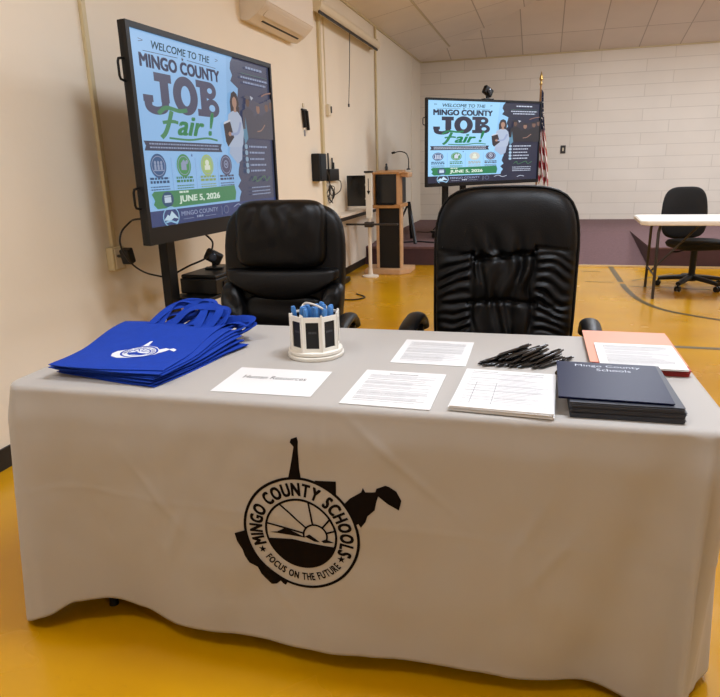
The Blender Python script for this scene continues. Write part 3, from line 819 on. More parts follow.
bm = new(); box(bm, (-2.2, 7.0, .03), (.12, .22, .06), .01); tag(obj('power_adapter', bm, M['black']), 'small black power block on the floor by the left baseboard', 'adapter')

# back wall thermostat plate
t = thing('wall_plate', 'small grey switch plate on the white block back wall', 'switch plate', (.30, YB, 1.50))
bm = new(); b2(bm, -.045, .045, -.012, 0, -.07, .07, .004); obj('plate', bm, M['greyleg'], t)
bm = new(); b2(bm, -.012, .012, -.02, -.012, -.03, .03, .002); obj('toggle', bm, M['ivory'], t)
t = thing('wall_plate', 'small pale outlet plate low on the left wall behind the lectern', 'switch plate', (WL, 11.0, .62))
bm = new(); b2(bm, 0, .012, -.045, .045, -.07, .07, .004); obj('plate', bm, M['ivory'], t)
bm = new(); b2(bm, .012, .016, -.02, .02, -.05, .05, .002); obj('socket', bm, M['greyleg'], t)

# ------------------------------------------------------------------ flag
def flag():
    t = thing('flag_on_pole', 'draped american flag on a gold tipped pole standing on the stage behind the far display', 'flag', (-.125, 11.1, .245))
    bm = new(); lathe(bm, [(.16, 0), (.16, .02), (.10, .045), (.03, .06), (.025, .12)], 24); obj('base', bm, M['gold'], t, True)
    bm = new(); tube(bm, [(0, 0, .06), (0, 0, 2.22)], .014, 12); obj('pole', bm, M['wood'], t, True)
    bm = new(); lathe(bm, [(.015, 0), (.026, .02), (.014, .045), (.012, .06), (.032, .095), (.022, .14), (.0, .215)], 14, (0, 0, 2.2)); obj('finial', bm, M['gold'], t, True)
    bm = new(); NS, NT = 60, 70; G = {}
    for i in range(NS+1):
        for j in range(NT+1):
            s_, t_ = i/NS, j/NT        # s: hoist to fly, t: top to bottom
            fold = math.sin(s_*PI*5.5)
            open_ = .25+.75*t_
            x = .012+s_*.175*open_+.012*math.sin(t_*5+s_*4)
            y = -.04-.035*fold*open_*(.5+.5*s_)
            z = 2.14-.10*s_-(1.35-.06*math.cos(s_*PI*5.5))*t_-.05*s_*t_
            G[i, j] = bm.verts.new((x, y, z))
    for i in range(NS):
        for j in range(NT):
            f = bm.faces.new((G[i, j], G[i+1, j], G[i+1, j+1], G[i, j+1]))
            s_, t_ = (i+.5)/NS, (j+.5)/NT
            q = t_*1.35-s_*.55      # stripes run down and across the drape
            if t_ < .46-.10*s_: f.material_index = 2
            else: f.material_index = 0 if int(math.floor(q*9+20)) % 2 == 0 else 1
            if i == NS-1 or j == NT-1: f.material_index = 3
    # stars on the canton
    rnd = random.Random(3)
    for k in range(34):
        s_, t_ = rnd.uniform(.08, .92), rnd.uniform(.05, .36)
        i, j = int(s_*NS), int(t_*NT); c = (G[i, j].co+G[i+1, j+1].co)/2
        vs = [bm.verts.new((c.x+p[0], c.y-.006, c.z+p[1])) for p in star(0, 0, .011, .014)]
        f = bm.faces.new(vs); f.material_index = 1
    o = obj('flag', bm, [M['flagred'], M['flagwhite'], M['flagblue'], M['flaggold']], t, True)
    md = o.modifiers.new('thick', 'SOLIDIFY'); md.thickness = .002
flag()

# ------------------------------------------------------------------ display table and cloth
TA = .0289; TX, TY = -.5021, 1.7221; TC, TS = math.cos(TA), math.sin(TA)
ZT = .752
def TW(u, v, z=ZT): return (TX+u*TC-v*TS, TY+u*TS+v*TC, z)
LX, LY = .915, .38

def folding_table(name, label, loc, rz, L, W, H, topm, legm, inset=.16, chamfer=.05):
    t = thing(name, label, 'table', loc, rz)
    bm = new(); c = chamfer; hx, hy = L/2, W/2
    pts = [(-hx+c, -hy), (hx-c, -hy), (hx, -hy+c), (hx, hy-c), (hx-c, hy), (-hx+c, hy), (-hx, hy-c), (-hx, -hy+c)]
    prism(bm, pts, 'z', H-.042, H); bmesh.ops.bevel(bm, geom=bm.edges[:], offset=.008, segments=2, affect='EDGES'); obj('tabletop', bm, topm, t)
    for sx in (-1, 1):
        x = sx*(hx-inset)
        for sy in (-1, 1):
            bm = new(); tube(bm, [(x-sx*.02, sy*(hy-.16), H-.043), (x, sy*(hy-.12), H-.12), (x, sy*(hy-.10), .25), (x, sy*(hy-.08), .0)], .014, 10); obj('leg', bm, legm, t, True)
        bm = new(); tube(bm, [(x, -hy+.10, .22), (x, hy-.10, .22)], .010, 8); obj('crossbar', bm, legm, t, True)
        bm = new(); tube(bm, [(x, 0, .22), (x-sx*.20, 0, .45), (x-sx*.42, 0, H-.043)], .010, 8); obj('brace', bm, legm, t, True)
    return t
folding_table('folding_table', 'folding table hidden under the taupe tablecloth, its foot showing at the lower left', (TX, TY, 0), TA, 1.80, .73, .742, M['tabletop'], M['metalblack'])

CR = .05   # corner radius of the cloth outline
def outline(n_side=190, n_corner=18):
    """points around the table: (base xy, normal xy, signed distance along each side, side id)"""
    out = []
    hx, hy = LX, LY
    cs = [((hx-CR, -hy+CR), -PI/2), ((hx-CR, hy-CR), 0), ((-hx+CR, hy-CR), PI/2), ((-hx+CR, -hy+CR), PI)]
    sides = [((-hx+CR, -hy), (hx-CR, -hy)), ((hx, -hy+CR), (hx, hy-CR)), ((hx-CR, hy), (-hx+CR, hy)), ((-hx, hy-CR), (-hx, -hy+CR))]
    ns = [n_side, n_side//2, n_side, n_side//2]
    for k in range(4):
        a, b = sides[k]
        nx, ny = ((0, -1), (1, 0), (0, 1), (-1, 0))[k]
        for i in range(ns[k]): 
            t = i/ns[k]; out.append((a[0]+(b[0]-a[0])*t, a[1]+(b[1]-a[1])*t, nx, ny, k, t))
        c, a0 = cs[k]
        for i in range(n_corner):
            an = a0+PI/2*i/n_corner; out.append((c[0]+CR*math.cos(an), c[1]+CR*math.sin(an), math.cos(an), math.sin(an), 10+k, i/n_corner))
    return out
def sst(a, b, x):
    t = max(0, min(1, (x-a)/(b-a))); return t*t*(3-2*t)
def drape(u, v, k, d):
    """outward push of the cloth at perimeter point (u, v), d = 0 at the table edge .. 1 at the hem"""
    dl = math.hypot(u+LX, v+LY); dr = math.hypot(u-LX, v+LY); bl = math.hypot(u+LX, v-LY); br = math.hypot(u-LX, v-LY)
    e = .012*sst(0, .15, d)
    e += d*(.062*math.exp(-(dl/.085)**2) - .030*math.exp(-((dl-.14-.16*d)/(.07+.06*d))**2))
    if k == 0 or k == 13:
        e += d*(.050*math.exp(-((dr-.065)/.026)**2) - .046*math.exp(-((dr-.12-.12*d)/(.04+.07*d))**2))
    if k == 0: e -= .035*d*(1-sst(.02, .055, dr))
    if k == 10: e -= .035*d
    if k == 1: e += d*(-.035*(1-sst(.03, .09, dr))+.055*math.exp(-((dr-.17)/.06)**2))
    e = .004*d if k == 2 else e
    e += d*(.045*math.exp(-(bl/.08)**2) + .045*math.exp(-(br/.08)**2))
    if k in (0, 10, 13) and v < -LY+.06:
        m = sst(.0, .12, dl)*sst(.0, .12, dr)
        e += m*(.008*d*math.sin(u*6.0+1.0+d*.8)+.005*d*math.sin(u*15+d*2)+.009*d*noise.noise(Vector((u*4, d*2.5, 1))))
        # soft crumples and the fold lines left from packing
        e += m*.0045*noise.noise(Vector((u*11, d*6, 7)))*sst(.05, .2, d)
        for uu, dd, sl in ((-.47, .42, .5), (-.42, .55, -.25), (.50, .38, -.35), (.55, .5, -.5), (.52, .62, .12), (-.15, .72, .5), (.2, .2, .8)):
            t = u-uu-sl*(d-dd); e += .0035*math.exp(-(t/.014)**2)*math.exp(-((d-dd)/.13)**2)
        e += .0011*math.exp(-((d-.44)/.010)**2)+.0012*math.exp(-((u-.46)/.006)**2)+.0012*math.exp(-((u+.46)/.006)**2)+.0010*math.exp(-(u/.006)**2)*(1-sst(.2, .3, d))
    else:
        e += (.006*d*math.sin((u+v)*14+2) if k == 2 else .018*d*math.sin((u+v)*14+2))
    return e
def hem(u, v, k):
    if k in (0, 10, 13) and v < -LY+.06:
        xs = [-.96, -.91, -.86, -.78, -.70, -.58, -.45, -.2, .3, .6, .80, .92]
        zs = [.006, .008, .050, .084, .090, .070, .056, .060, .058, .044, .026, .012]
    else:
        xs = [-2, 2]; zs = [.03, .03]
    x = u
    if x <= xs[0]: return zs[0]
    for a, b, p, q in zip(xs, xs[1:], zs, zs[1:]):
        if x <= b: return p+(q-p)*sst(a, b, x)
    return zs[-1]
def front_pt(u, z, off=0):
    """point on the front hang of the cloth at table coordinate u, world height z"""
    h = hem(u, -LY, 0); d = (ZT-z)/(ZT-h)
    return TW(u, -LY-drape(u, -LY, 0, d)-off, z)

def tablecloth():
    bm = new(); O = outline(); n = len(O)
    rows = []
    RAD = .014
    # top: shrinking loops to the middle
    for q in (.0, .35, .7, .9, .97):
        rows.append([bm.verts.new(TW(p[0]*q if q < .97 else p[0]-p[2]*RAD*1.6, p[1]*q if q < .97 else p[1]-p[3]*RAD*1.6, ZT)) for p in O])
    for a in (20, 45, 70):
        a = math.radians(a)
        rows.append([bm.verts.new(TW(p[0]-p[2]*RAD*(1-math.sin(a)), p[1]-p[3]*RAD*(1-math.sin(a)), ZT-RAD*(1-math.cos(a)))) for p in O])
    D = 80
    for j in range(D+1):
        row = []
        for p in O:
            h = hem(p[0], p[1], p[4]); d0 = RAD/(ZT-h); d = d0+(1-d0)*j/D
            e = drape(p[0], p[1], p[4], d)
            row.append(bm.verts.new(TW(p[0]+p[2]*e, p[1]+p[3]*e, ZT-(ZT-h)*d)))
        rows.append(row)
    c = bm.verts.new(TW(0, 0, ZT))
    first = rows[0]
    for v in first: pass
    bm.faces.ensure_lookup_table()
    # middle ring is degenerate: replace by fan
    for i in range(n): bm.faces.new((c, rows[1][i], rows[1][(i+1) % n]))
    for a, b in zip(rows[1:], rows[2:]):
        for i in range(n): bm.faces.new((a[i], b[i], b[(i+1) % n], a[(i+1) % n]))
    for v in rows[0]: bm.verts.remove(v)
    bmesh.ops.recalc_face_normals(bm, faces=bm.faces)
    me_o = obj('tablecloth', bm, M['cloth'], None, False)
    smooth(me_o.data)
    md = me_o.modifiers.new('thick', 'SOLIDIFY'); md.thickness = .0015; md.offset = -1
    return tag(me_o, 'taupe grey tablecloth with dark brown school seal draped over the long display table', 'tablecloth')
cloth = tablecloth()

def seal_logo():
    # state silhouette + ring + lettering + hills; the paler ground of the ring is cloth showing through
    g = Flat(); cx, cy, R = -.0615, .4065, .1545
    outer = []
    def rim(a0, a1, n=10): return [(1.0*math.cos(math.radians(a0+(a1-a0)*k/n)), 1.0*math.sin(math.radians(a0+(a1-a0)*k/n))) for k in range(n+1)]
    shapes = [[(-.17, .975), (-.14, 1.1), (-.08, 1.36), (-.04, 1.55), (-.1, 1.62), (-.08, 1.68), (.02, 1.72), (.04, 1.65), (.03, 1.51), (.03, 1.17), (.05, .99)],
              [(.27, .955), (.29, .99), (.64, 1.01), (.64, .78)]+rim(51, 73, 6),
              [(.79, .66), (.86, .74), (1.05, .87), (1.08, .95), (1.12, .88), (1.23, .89), (1.28, .9), (1.3, .96), (1.44, 1.02), (1.5, 1.0), (1.61, .93), (1.69, .78), (1.65, .61), (1.47, .71), (1.325, .83), (1.29, .71), (1.27, .59), (1.15, .47), (1.12, .37), (1.04, .26), (1.0, .32)]+rim(17, 40, 6),
              [(-.98, -.07), (-1.08, -.1), (-1.2, -.15), (-1.17, -.31), (-1.08, -.46), (-1.05, -.57), (-.97, -.7), (-.82, -.76), (-.77, -.89), (-.71, -.96), (-.59, -1.06), (-.48, -1.03), (-.41, -.97), (-.37, -1.01), (-.32, -1.03), (-.28, -.97)]+rim(253, 184, 20)]
    for q in shapes: g.poly([(cx+x*R, cy+y*R) for x, y in q], (0, 0, 0))
    g.ring(cx, cy, R*.968, R*.968, R*1.015, R*1.015, (0, 0, 0), 96)
    g.ring(cx, cy, R*.595, R*.595, R*.635, R*.635, (0, 0, 0), 80)
    g.arc_text('MINGO COUNTY SCHOOLS', cx, cy, R*.795, 204, -25, R*.22, (0, 0, 0), .05)
    g.arc_text('FOCUS ON THE FUTURE', cx, cy, R*.80, 219, 323, R*.13, (0, 0, 0), .04, inward=True)
    g.poly(star(cx-.71*R, cy-.40*R, .07*R, .07*R), (0, 0, 0)); g.poly(star(cx+.69*R, cy-.38*R, .07*R, .07*R), (0, 0, 0))
    # picture inside: dark lower ground, hills, sun rays
    r = .605*R
    def arc(a0, a1, n=24): return [(cx+r*math.cos(math.radians(a0+(a1-a0)*k/n)), cy+r*math.sin(math.radians(a0+(a1-a0)*k/n))) for k in range(n+1)]
    g.poly([(cx+.58*R, cy-.17*R), (cx+.2*R, cy-.14*R), (cx-.15*R, cy-.12*R), (cx-.58*R, cy-.17*R)]+arc(196, 344), (0, 0, 0))
    g.poly([(cx-.56*R, cy-.05*R), (cx-.42*R, cy-.02*R), (cx-.26*R, cy+.08*R), (cx-.10*R, cy+.02*R), (cx+.10*R, cy-.05*R)], (0, 0, 0))
    g.poly([(cx+.08*R, cy-.03*R), (cx+.16*R, cy+.02*R), (cx+.34*R, cy-.10*R), (cx+.24*R, cy-.10*R)], (0, 0, 0))
    g.poly([(cx+.36*R, cy-.08*R), (cx+.44*R, cy-.04*R), (cx+.58*R, cy-.09*R), (cx+.40*R, cy-.11*R)], (0, 0, 0))
    sx, sy = cx+.26*R, cy+.0*R
    g.stroke([(sx+.20*R*math.cos(a), sy+.20*R*math.sin(a)) for a in [math.radians(q) for q in range(-15, 200, 15)]], .032*R, (0, 0, 0))
    for a, ln in ((20, .35), (52, .42), (100, .60), (140, .78), (172, .86)):
        a_ = math.radians(a); p0 = (sx+.20*R*math.cos(a_), sy+.20*R*math.sin(a_)); q = .2
        while math.hypot(sx+q*R*math.cos(a_)-cx, sy+q*R*math.sin(a_)-cy) < .60*R and q < 1.2: q += .01
        g.stroke([p0, (sx+q*R*math.cos(a_), sy+q*R*math.sin(a_))], .032*R, (0, 0, 0))
    for k, p in enumerate(g.p): g.p[k] = (p[0], p[1], p[2], 0)
    g.mesh('printed_seal', lambda x, y, z: front_pt(x, y, .0010), M['ink'], cloth, cut=.010)
seal_logo()

# ------------------------------------------------------------------ things on the table
ZS = ZT+.0008
def tabletop_xform(u, v, rz=0): return TW(u, v, ZS), TA+rz

def sheet(name, label, u, v, w_, h_, rz=0, n=1, th=.0006, lines=None, group='papers on the table', mi='paper', z=None, cat='paper'):
    (x, y, zz), r = tabletop_xform(u, v, rz)
    t = thing(name, label, cat, (x, y, zz if z is None else z), r, group)
    bm = new(); b2(bm, -w_/2, w_/2, -h_/2, h_/2, 0, th); so = obj('sheet', bm, M[mi], t)
    if lines:
        g = Flat(); lines(g, w_, h_)
        for k, p in enumerate(g.p): g.p[k] = (p[0], p[1], p[2], 0)
        dark = [p for p in g.p if p[2] == 1]; pale = [p for p in g.p if p[2] != 1]
        for nm, ps, mm in (('printing', dark, 'printgrey'), ('fine_printing', pale, 'printlight')):
            if ps:
                q = Flat(); q.p = [(p[0], p[1], (0, 0, 0), 0) for p in ps]
                merge(so, q.mesh(nm, lambda a, b, c: (a, b, th+.0003), M[mm], t))
    return t
def merge(o, p):
    """fold the printing p into the sheet's own mesh"""
    k = len(o.data.materials)
    for m_ in p.data.materials: o.data.materials.append(m_)
    bm = new(); bm.from_mesh(o.data); n = len(bm.faces); bm.from_mesh(p.data); bm.faces.ensure_lookup_table()
    for f in bm.faces[n:]: f.material_index = k
    bm.to_mesh(o.data); bm.free(); bpy.data.objects.remove(p)
def hr_lines(g, w_, h_): g.text('Human Resources', -.095, .012, .085, .038, 1, .003)
def body_lines(seed, title=True, boxes=False):
    def f(g, w_, h_):
        rnd = random.Random(seed); y = h_/2-.028
        if title: dashes(g, -.04, .04, y, .004, 1, rnd); y -= .012
        while y > -h_/2+.02:
            dashes(g, -w_/2+.022, w_/2-.022-rnd.choice([0, 0, .02, .05]), y, .0022, 1 if rnd.random() < .35 else 2, rnd); y -= .0075 if rnd.random() < .85 else .013
    return f
def form_lines(g, w_, h_):
    rnd = random.Random(5); y = h_/2-.02
    dashes(g, -w_/2+.02, -.03, y, .003, 1, rnd); dashes(g, .03, w_/2-.03, y, .003, 1, rnd)
    for q in (.0, .04, .09, .13, .18, .22): g.rect(-w_/2+.015, h_/2-.035-q, w_/2-.015, h_/2-.0338-q, 2)
    g.rect(-w_/2+.04, -h_/2+.03, -w_/2+.0412, h_/2-.10, 2); g.rect(-w_/2+.09, -h_/2+.03, -w_/2+.0912, h_/2-.10, 2)
    for k in range(22): dashes(g, -w_/2+.02+(k % 2)*.075, w_/2-.025-rnd.uniform(0, .05), y-.012-k*.0098, .0020, 2, rnd)
sheet('sign_sheet', 'white landscape sheet reading Human Resources at the front edge beside the blue bags', -.178, -.227, .272, .203, .01, lines=hr_lines)
sheet('paper_stack', 'white printed sheet with paragraphs at the front edge, just left of the form stack', .156, -.228, .222, .265, -.03, th=.0018, lines=body_lines(2))
sheet('paper_stack', 'pale sheet with faint print lying nearest the right office chair', .209, .115, .218, .256, -.02, lines=body_lines(9, False))
st = sheet('form_stack', 'thick stack of printed application forms left of the navy folders', .431, -.222, .232, .285, -.06, th=.003, lines=form_lines, z=ZS+.0105, group='papers on the table')
bm = new()
rnd = random.Random(8)
for k in range(6): box(bm, (rnd.uniform(-.004, .002), rnd.uniform(-.003, .003), -.0097+k*.0017), (.230, .283, .0014), rot=Matrix.Rotation(rnd.uniform(-.02, .02), 3, 'Z'))
obj('lower_sheets', bm, M['paper'], st)

# navy presentation folders
def folder_proto(loc, rz, label, group, cover, inner, w_=.235, h_=.30, th=.0032, name='presentation_folder'):
    t = thing(name, label, 'folder', loc, rz, group)
    bm = new(); b2(bm, -w_/2, w_/2, -h_/2, h_/2, th*.62, th, .0004); obj('front_cover', bm, cover, t)
    bm = new(); b2(bm, -w_/2+.001, w_/2-.002, -h_/2+.001, h_/2-.001, 0, th*.38, .0003); obj('back_cover', bm, inner, t)
    bm = new(); b2(bm, -w_/2, -w_/2+.003, -h_/2, h_/2, th*.3, th*.7); obj('spine', bm, cover, t)
    return t
rnd = random.Random(11)
words = ['bottommost', 'second from the bottom', 'third from the bottom', 'fourth from the bottom', 'fifth from the bottom', 'sixth from the bottom', 'sixth from the top', 'fifth from the top', 'fourth from the top', 'third from the top']
proto = None
FU, FV = .692, -.197
NF = 10; th = .0034
for k in range(NF):
    x, y, z = TW(FU+rnd.uniform(-.0025, .0025), FV+rnd.uniform(-.002, .002), ZS+k*.0037)
    lab = 'dark navy folder in the neat stack, %s' % words[k]
    if proto is None: proto = folder_proto((x, y, z), TA, lab, 'navy folders in the stack', M['charcoal'], M['charcoal'], th=th)
    else: dup(proto, (x, y, z), (0, 0, TA+rnd.uniform(-.006, .006)), lab)
# the top one, pushed to the left and slightly turned
x, y, z = TW(.672, -.197, ZS+NF*.0037+.0001)
top = folder_proto((x, y, z), TA-.03, 'glossy navy folder with silver lettering, topmost and pushed left on the folder stack', None, M['navy'], M['navy'], w_=.24, h_=.275, th=.005)
g = Flat(); g.text('Mingo County', -.075, .094, .080, .116, 0, .003); g.text('Schools', -.025, .066, .055, .086, 0, .003)
for k, p in enumerate(g.p): g.p[k] = (p[0], p[1], (0, 0, 0), 0)
g.mesh('silver_lettering', lambda a, b, c: (a, b, .0054), M['silver'], [c for c in top.children if c.name.startswith('front_cover')][0])

# red folders with papers at the right rear
rnd = random.Random(12); proto = None
for k in range(3):
    x, y, z = TW(.78+(k*.002), .175+k*.002, ZS+k*.0052)
    lab = 'red pocket folder under the white papers, ' + ['bottommost', 'middle', 'topmost'][k]
    if proto is None: proto = folder_proto((x, y, z), TA-.03, lab, 'red folders at the rear corner', M['redcard'], M['redcard'], w_=.235, h_=.37, th=.0048, name='red_folder')
    else: dup(proto, (x, y, z), (0, 0, TA-.03+rnd.uniform(-.01, .01)), lab)
x, y, z = TW(.778, .19, ZS+3*.0052+.0002)
t = thing('open_folder', 'orange folder flap with painted glare lying open beneath the white papers at the right rear', 'folder', (x, y, z), TA-.02)
bm = new(); b2(bm, -.125, .122, -.16, .19, 0, .0014); obj('cover', bm, M['salmon'], t)
tg = sheet('paper_stack', 'bright white printed papers on top of the red folders', .782, .098, .215, .235, -.02, th=.0045, lines=body_lines(15, False), z=ZS+3*.0052+.0019)

# pens: pile of black pens
def pen_parts(t, body, clipm, L=.142, r=.0052, cap=None):
    bm = new(); lathe(bm, [(.0012, 0), (.0038, .010), (r, .014), (r, L*.7), (r*.95, L*.96), (r*.6, L)], 12)
    bmesh.ops.rotate(bm, verts=bm.verts, matrix=Matrix.Rotation(PI/2, 3, 'Y')); obj('barrel', bm, body, t, True)
    bm = new(); b2(bm, L*.68, L*.97, -.0016, .0016, r*.8, r*1.6, .0004); obj('clip', bm, clipm, t)
    bm = new(); tube(bm, [(L, 0, 0), (L+.010, 0, 0)], .0026, 8); obj('button', bm, clipm, t, True)
rnd = random.Random(21)
M['penblack'] = mat('glossy_black_pen', (16, 16, 18), .2)
pen0 = None
NP = 26
for k in range(NP):
    layer = 0 if k < 15 else (1 if k < 23 else 2)
    kk = k if layer == 0 else ((k-15)*1.75+1 if layer == 1 else (k-23)*3+4)
    u = .350+kk*.0118+rnd.uniform(-.003, .003); v = -.008+rnd.uniform(-.014, .016)+.0*layer
    if layer: v += .012
    an = math.radians(52+rnd.uniform(-9, 9)); z = ZS+.0055+layer*.0105
    x, y, _ = TW(u, v)
    lab = 'black click pen in the heap between the forms and the navy folders'
    if pen0 is None:
        pen0 = thing('pen', lab, 'pen', (x, y, z), TA+an, 'black pens heaped on the table'); pen_parts(pen0, M['penblack'], M['penblack'])
    else: dup(pen0, (x, y, z), (rnd.uniform(-.6, .6), rnd.uniform(-.03, .03) if layer else 0, TA+an), lab)
x, y, _ = TW(.555, -.065)
d = dup(pen0, (x, y, ZS+.0055), (0, 0, TA+math.radians(75)), 'black pen lying apart against the left side of the navy folders')

# pen carousel
def carousel():
    (x, y, z), r = tabletop_xform(-.142, .035, .2)
    t = thing('pen_holder', 'white eight sided pen carousel with black panels on a round base', 'pen holder', (x, y, z), r); t.scale = (1.1, 1.1, 1.07)
    bm = new(); lathe(bm, [(.076, 0), (.078, .003), (.078, .010), (.074, .0115)], 48); obj('turntable', bm, M['white'], t, True)
    bm = new(); lathe(bm, [(.070, .013), (.0745, .0145), (.0745, .022), (.070, .024), (.060, .024)], 48); obj('base', bm, M['white'], t, True)
    N = 8; Ro, H0, H1 = .069, .024, .122
    def P(k, rr, z): a = 2*PI*(k+.5)/N; return Vector((rr*math.cos(a), rr*math.sin(a), z))
    bm = new()
    # octagonal shell with window frames
    for k in range(N):
        a, b = P(k, Ro, H0), P(k+1, Ro, H0); e = (b-a); L = e.length; ed = e.normalized(); nn = Vector((ed.y, -ed.x, 0))
        def bar(s0, s1, z0, z1, d0=0, d1=-.004):
            vs = []
            for dd in (d0, d1):
                for (s_, zz) in ((s0, z0), (s1, z0), (s1, z1), (s0, z1)): vs.append(bm.verts.new(a+ed*s_+nn*dd+Vector((0, 0, zz-H0))))
            for f in ((0, 1, 2, 3), (7, 6, 5, 4), (0, 4, 5, 1), (1, 5, 6, 2), (2, 6, 7, 3), (3, 7, 4, 0)): bm.faces.new([vs[i] for i in f])
        bar(0, L*.17, H0, H1); bar(L*.83, L, H0, H1); bar(L*.17, L*.83, H0, H0+.010); bar(L*.17, L*.83, H1-.014, H1)
        tube(bm, [P(k, Ro-.001, H0), P(k, Ro-.001, H1+.005)], .003, 6)
    obj('frame', bm, M['white'], t)
    bm = new()
    for k in range(N):
        a, b = P(k, Ro-.003, H0), P(k+1, Ro-.003, H0)
        c_, d_ = P(k, Ro-.006, H0), P(k+1, Ro-.006, H0)
        vs = [bm.verts.new(q+Vector((0, 0, zz))) for zz in (.0, .092) for q in (a, b, d_, c_)]
        for f in ((0, 1, 5, 4), (2, 3, 7, 6), (1, 2, 6, 5), (3, 0, 4, 7), (0, 3, 2, 1), (4, 5, 6, 7)): bm.faces.new([vs[i] for i in f])
    obj('panel', bm, M['black'], t)
    # faint pale lettering blocks on the panels
    bm = new(); rr = random.Random(2)
    for k in range(N):
        a, b = P(k, Ro-.0026, H0+.052), P(k+1, Ro-.0026, H0+.052); ed = (b-a).normalized(); L = (b-a).length
        s_ = L*.30
        while s_ < L*.70:
            wd = rr.uniform(.002, .0045); p = a+ed*s_; q = a+ed*min(s_+wd, L*.72)
            bm.faces.new([bm.verts.new(p), bm.verts.new(q), bm.verts.new(q+Vector((0, 0, .006))), bm.verts.new(p+Vector((0, 0, .006)))]); s_ += wd+.0012
    obj('panel_print', bm, M['printgrey'], t)
    bm = new(); tube(bm, [P(1.2, .055, .10), Vector((.03, -.03, .135)), Vector((0, -.02, .150)), Vector((-.03, .01, .142)), P(4.6, .055, .10)], .0038, 8, 8, flat=.6); obj('hoop', bm, M['white'], t, True)
    bm = new(); lathe(bm, [(.050, .0245), (.050, .030), (.0, .030)], 24); obj('cup_floor', bm, M['black'], t)
    return t, (x, y, z, r)
car, (cx_, cy_, cz_, cr_) = carousel()
rnd = random.Random(31)
pb = None; spots = []
for k in range(20):
    a = k*2.399; rr_ = .010+.046*math.sqrt(k/20)
    spots.append((rr_*math.cos(a), rr_*math.sin(a)))
for k, (dx, dy) in enumerate(spots):
    z = cz_+.0345
    rot = (rnd.uniform(-.10, .10), rnd.uniform(-.12, .12), rnd.uniform(0, 6))
    lab = 'blue capped pen standing in the white pen carousel'
    if pb is None:
        pb = thing('blue_pen', lab, 'pen', (cx_+dx, cy_+dy, z), 0, 'blue pens in the carousel'); pb.rotation_euler = rot
        bm = new(); lathe(bm, [(.002, 0), (.0042, .01), (.0045, .085)], 10); obj('barrel', bm, M['white'], pb, True)
        bm = new(); lathe(bm, [(.0064, .072), (.0070, .090), (.0076, .108), (.0056, .117), (.0, .119)], 12); obj('cap', bm, M['penblue'], pb, True)
        bm = new(); b2(bm, .0055, .0080, -.0015, .0015, .078, .106, .0004); obj('clip', bm, M['penblue'], pb)
    else:
        dup(pb, (cx_+dx, cy_+dy, z), rot, lab)

# ------------------------------------------------------------------ blue tote bags
def tote(k, n, loc, rz, label, seed, toplift):
    rnd = random.Random(seed)
    t = thing('tote_bag', label, 'bag', loc, rz, 'blue tote bags in the pile')
    W, H = .365, .43
    bm = new(); NX, NY = 26, 30; T = {}; Bm = {}
    ph = rnd.uniform(0, 6)
    def surf(a, b):   # a,b in 0..1; b=1 is the handle end
        lift = toplift*sst(.35, 1, b)
        corner = .004*math.exp(-((a)/.12)**2-((b)/.12)**2)*(k/n)
        return lift+.003*math.sin(a*5+.6)*b+corner+.0012*math.sin(b*9+1.2)
    for i in range(NX+1):
        for j in range(NY+1):
            a, b = i/NX, j/NY
            x = (a-.5)*W*(1-.05*(1-b)) + .006*math.sin(b*4+ph)*(1 if i in (0, NX) else .6)
            y = (b-.5)*H + .004*math.sin(a*6+ph)
            z = surf(a, b)
            e = min(i, NX-i, j, NY-j); puff = .0016 if e > 0 else .0006
            T[i, j] = bm.verts.new((x, y, z+.0012+puff)); Bm[i, j] = bm.verts.new((x, y, z+.0002))
    for i in range(NX):
        for j in range(NY):
            bm.faces.new((T[i, j], T[i+1, j], T[i+1, j+1], T[i, j+1])); bm.faces.new((Bm[i, j], Bm[i, j+1], Bm[i+1, j+1], Bm[i+1, j]))
    for i in range(NX):
        bm.faces.new((T[i, 0], Bm[i, 0], Bm[i+1, 0], T[i+1, 0])); bm.faces.new((T[i, NY], T[i+1, NY], Bm[i+1, NY], Bm[i, NY]))
    for j in range(NY):
        bm.faces.new((T[0, j], T[0, j+1], Bm[0, j+1], Bm[0, j])); bm.faces.new((T[NX, j], Bm[NX, j], Bm[NX, j+1], T[NX, j+1]))
    o = obj('body', bm, M['bagblue'], t, True)
    # two handles: flat ribbons arching from the opening
    for hh in range(2):
        bm = new(); wr = .027
        ax0, ax1 = -.085+rnd.uniform(-.015, .015), .085+rnd.uniform(-.015, .02)
        ht = rnd.uniform(.10, .15); phi = rnd.uniform(.1, .45) if hh == 0 else rnd.uniform(.5, .95)
        skew = rnd.uniform(-.02, .13)*(1.25-k/n); N = 36; L = []; Rr = []; tw = rnd.uniform(-.5, .5)
        for q in range(N+1):
            th_ = PI*q/N; h_ = max(0, math.sin(th_))**.55; cx_0 = math.copysign(abs(math.cos(th_))**.8, math.cos(th_))
            p = Vector(((ax0+ax1)/2-(ax1-ax0)/2*cx_0*(1-.10*h_)+skew*h_, H/2-.03+ht*h_*math.cos(phi), toplift+.004+ht*h_*math.sin(phi)*.9))
            rad = Vector((math.cos(th_), -math.sin(th_)*math.cos(phi), -math.sin(th_)*math.sin(phi)))
            nn = Vector((0, -math.sin(phi), math.cos(phi)))
            a_ = tw*math.sin(th_)+.5*math.sin(2*th_+ph)*math.sin(th_)
            wv = (rad*math.cos(a_)+nn*math.sin(a_))*wr
            L.append(p); Rr.append(p+wv)
        VL = [bm.verts.new(p) for p in L]; VR = [bm.verts.new(p) for p in Rr]
        for q in range(N): bm.faces.new((VL[q], VL[q+1], VR[q+1], VR[q]))
        oh = obj('handle', bm, M['bagblue'], t, False)
        md = oh.modifiers.new('thick', 'SOLIDIFY'); md.thickness = .0016; md.offset = 0
    return t, surf, (W, H)
NB = 10
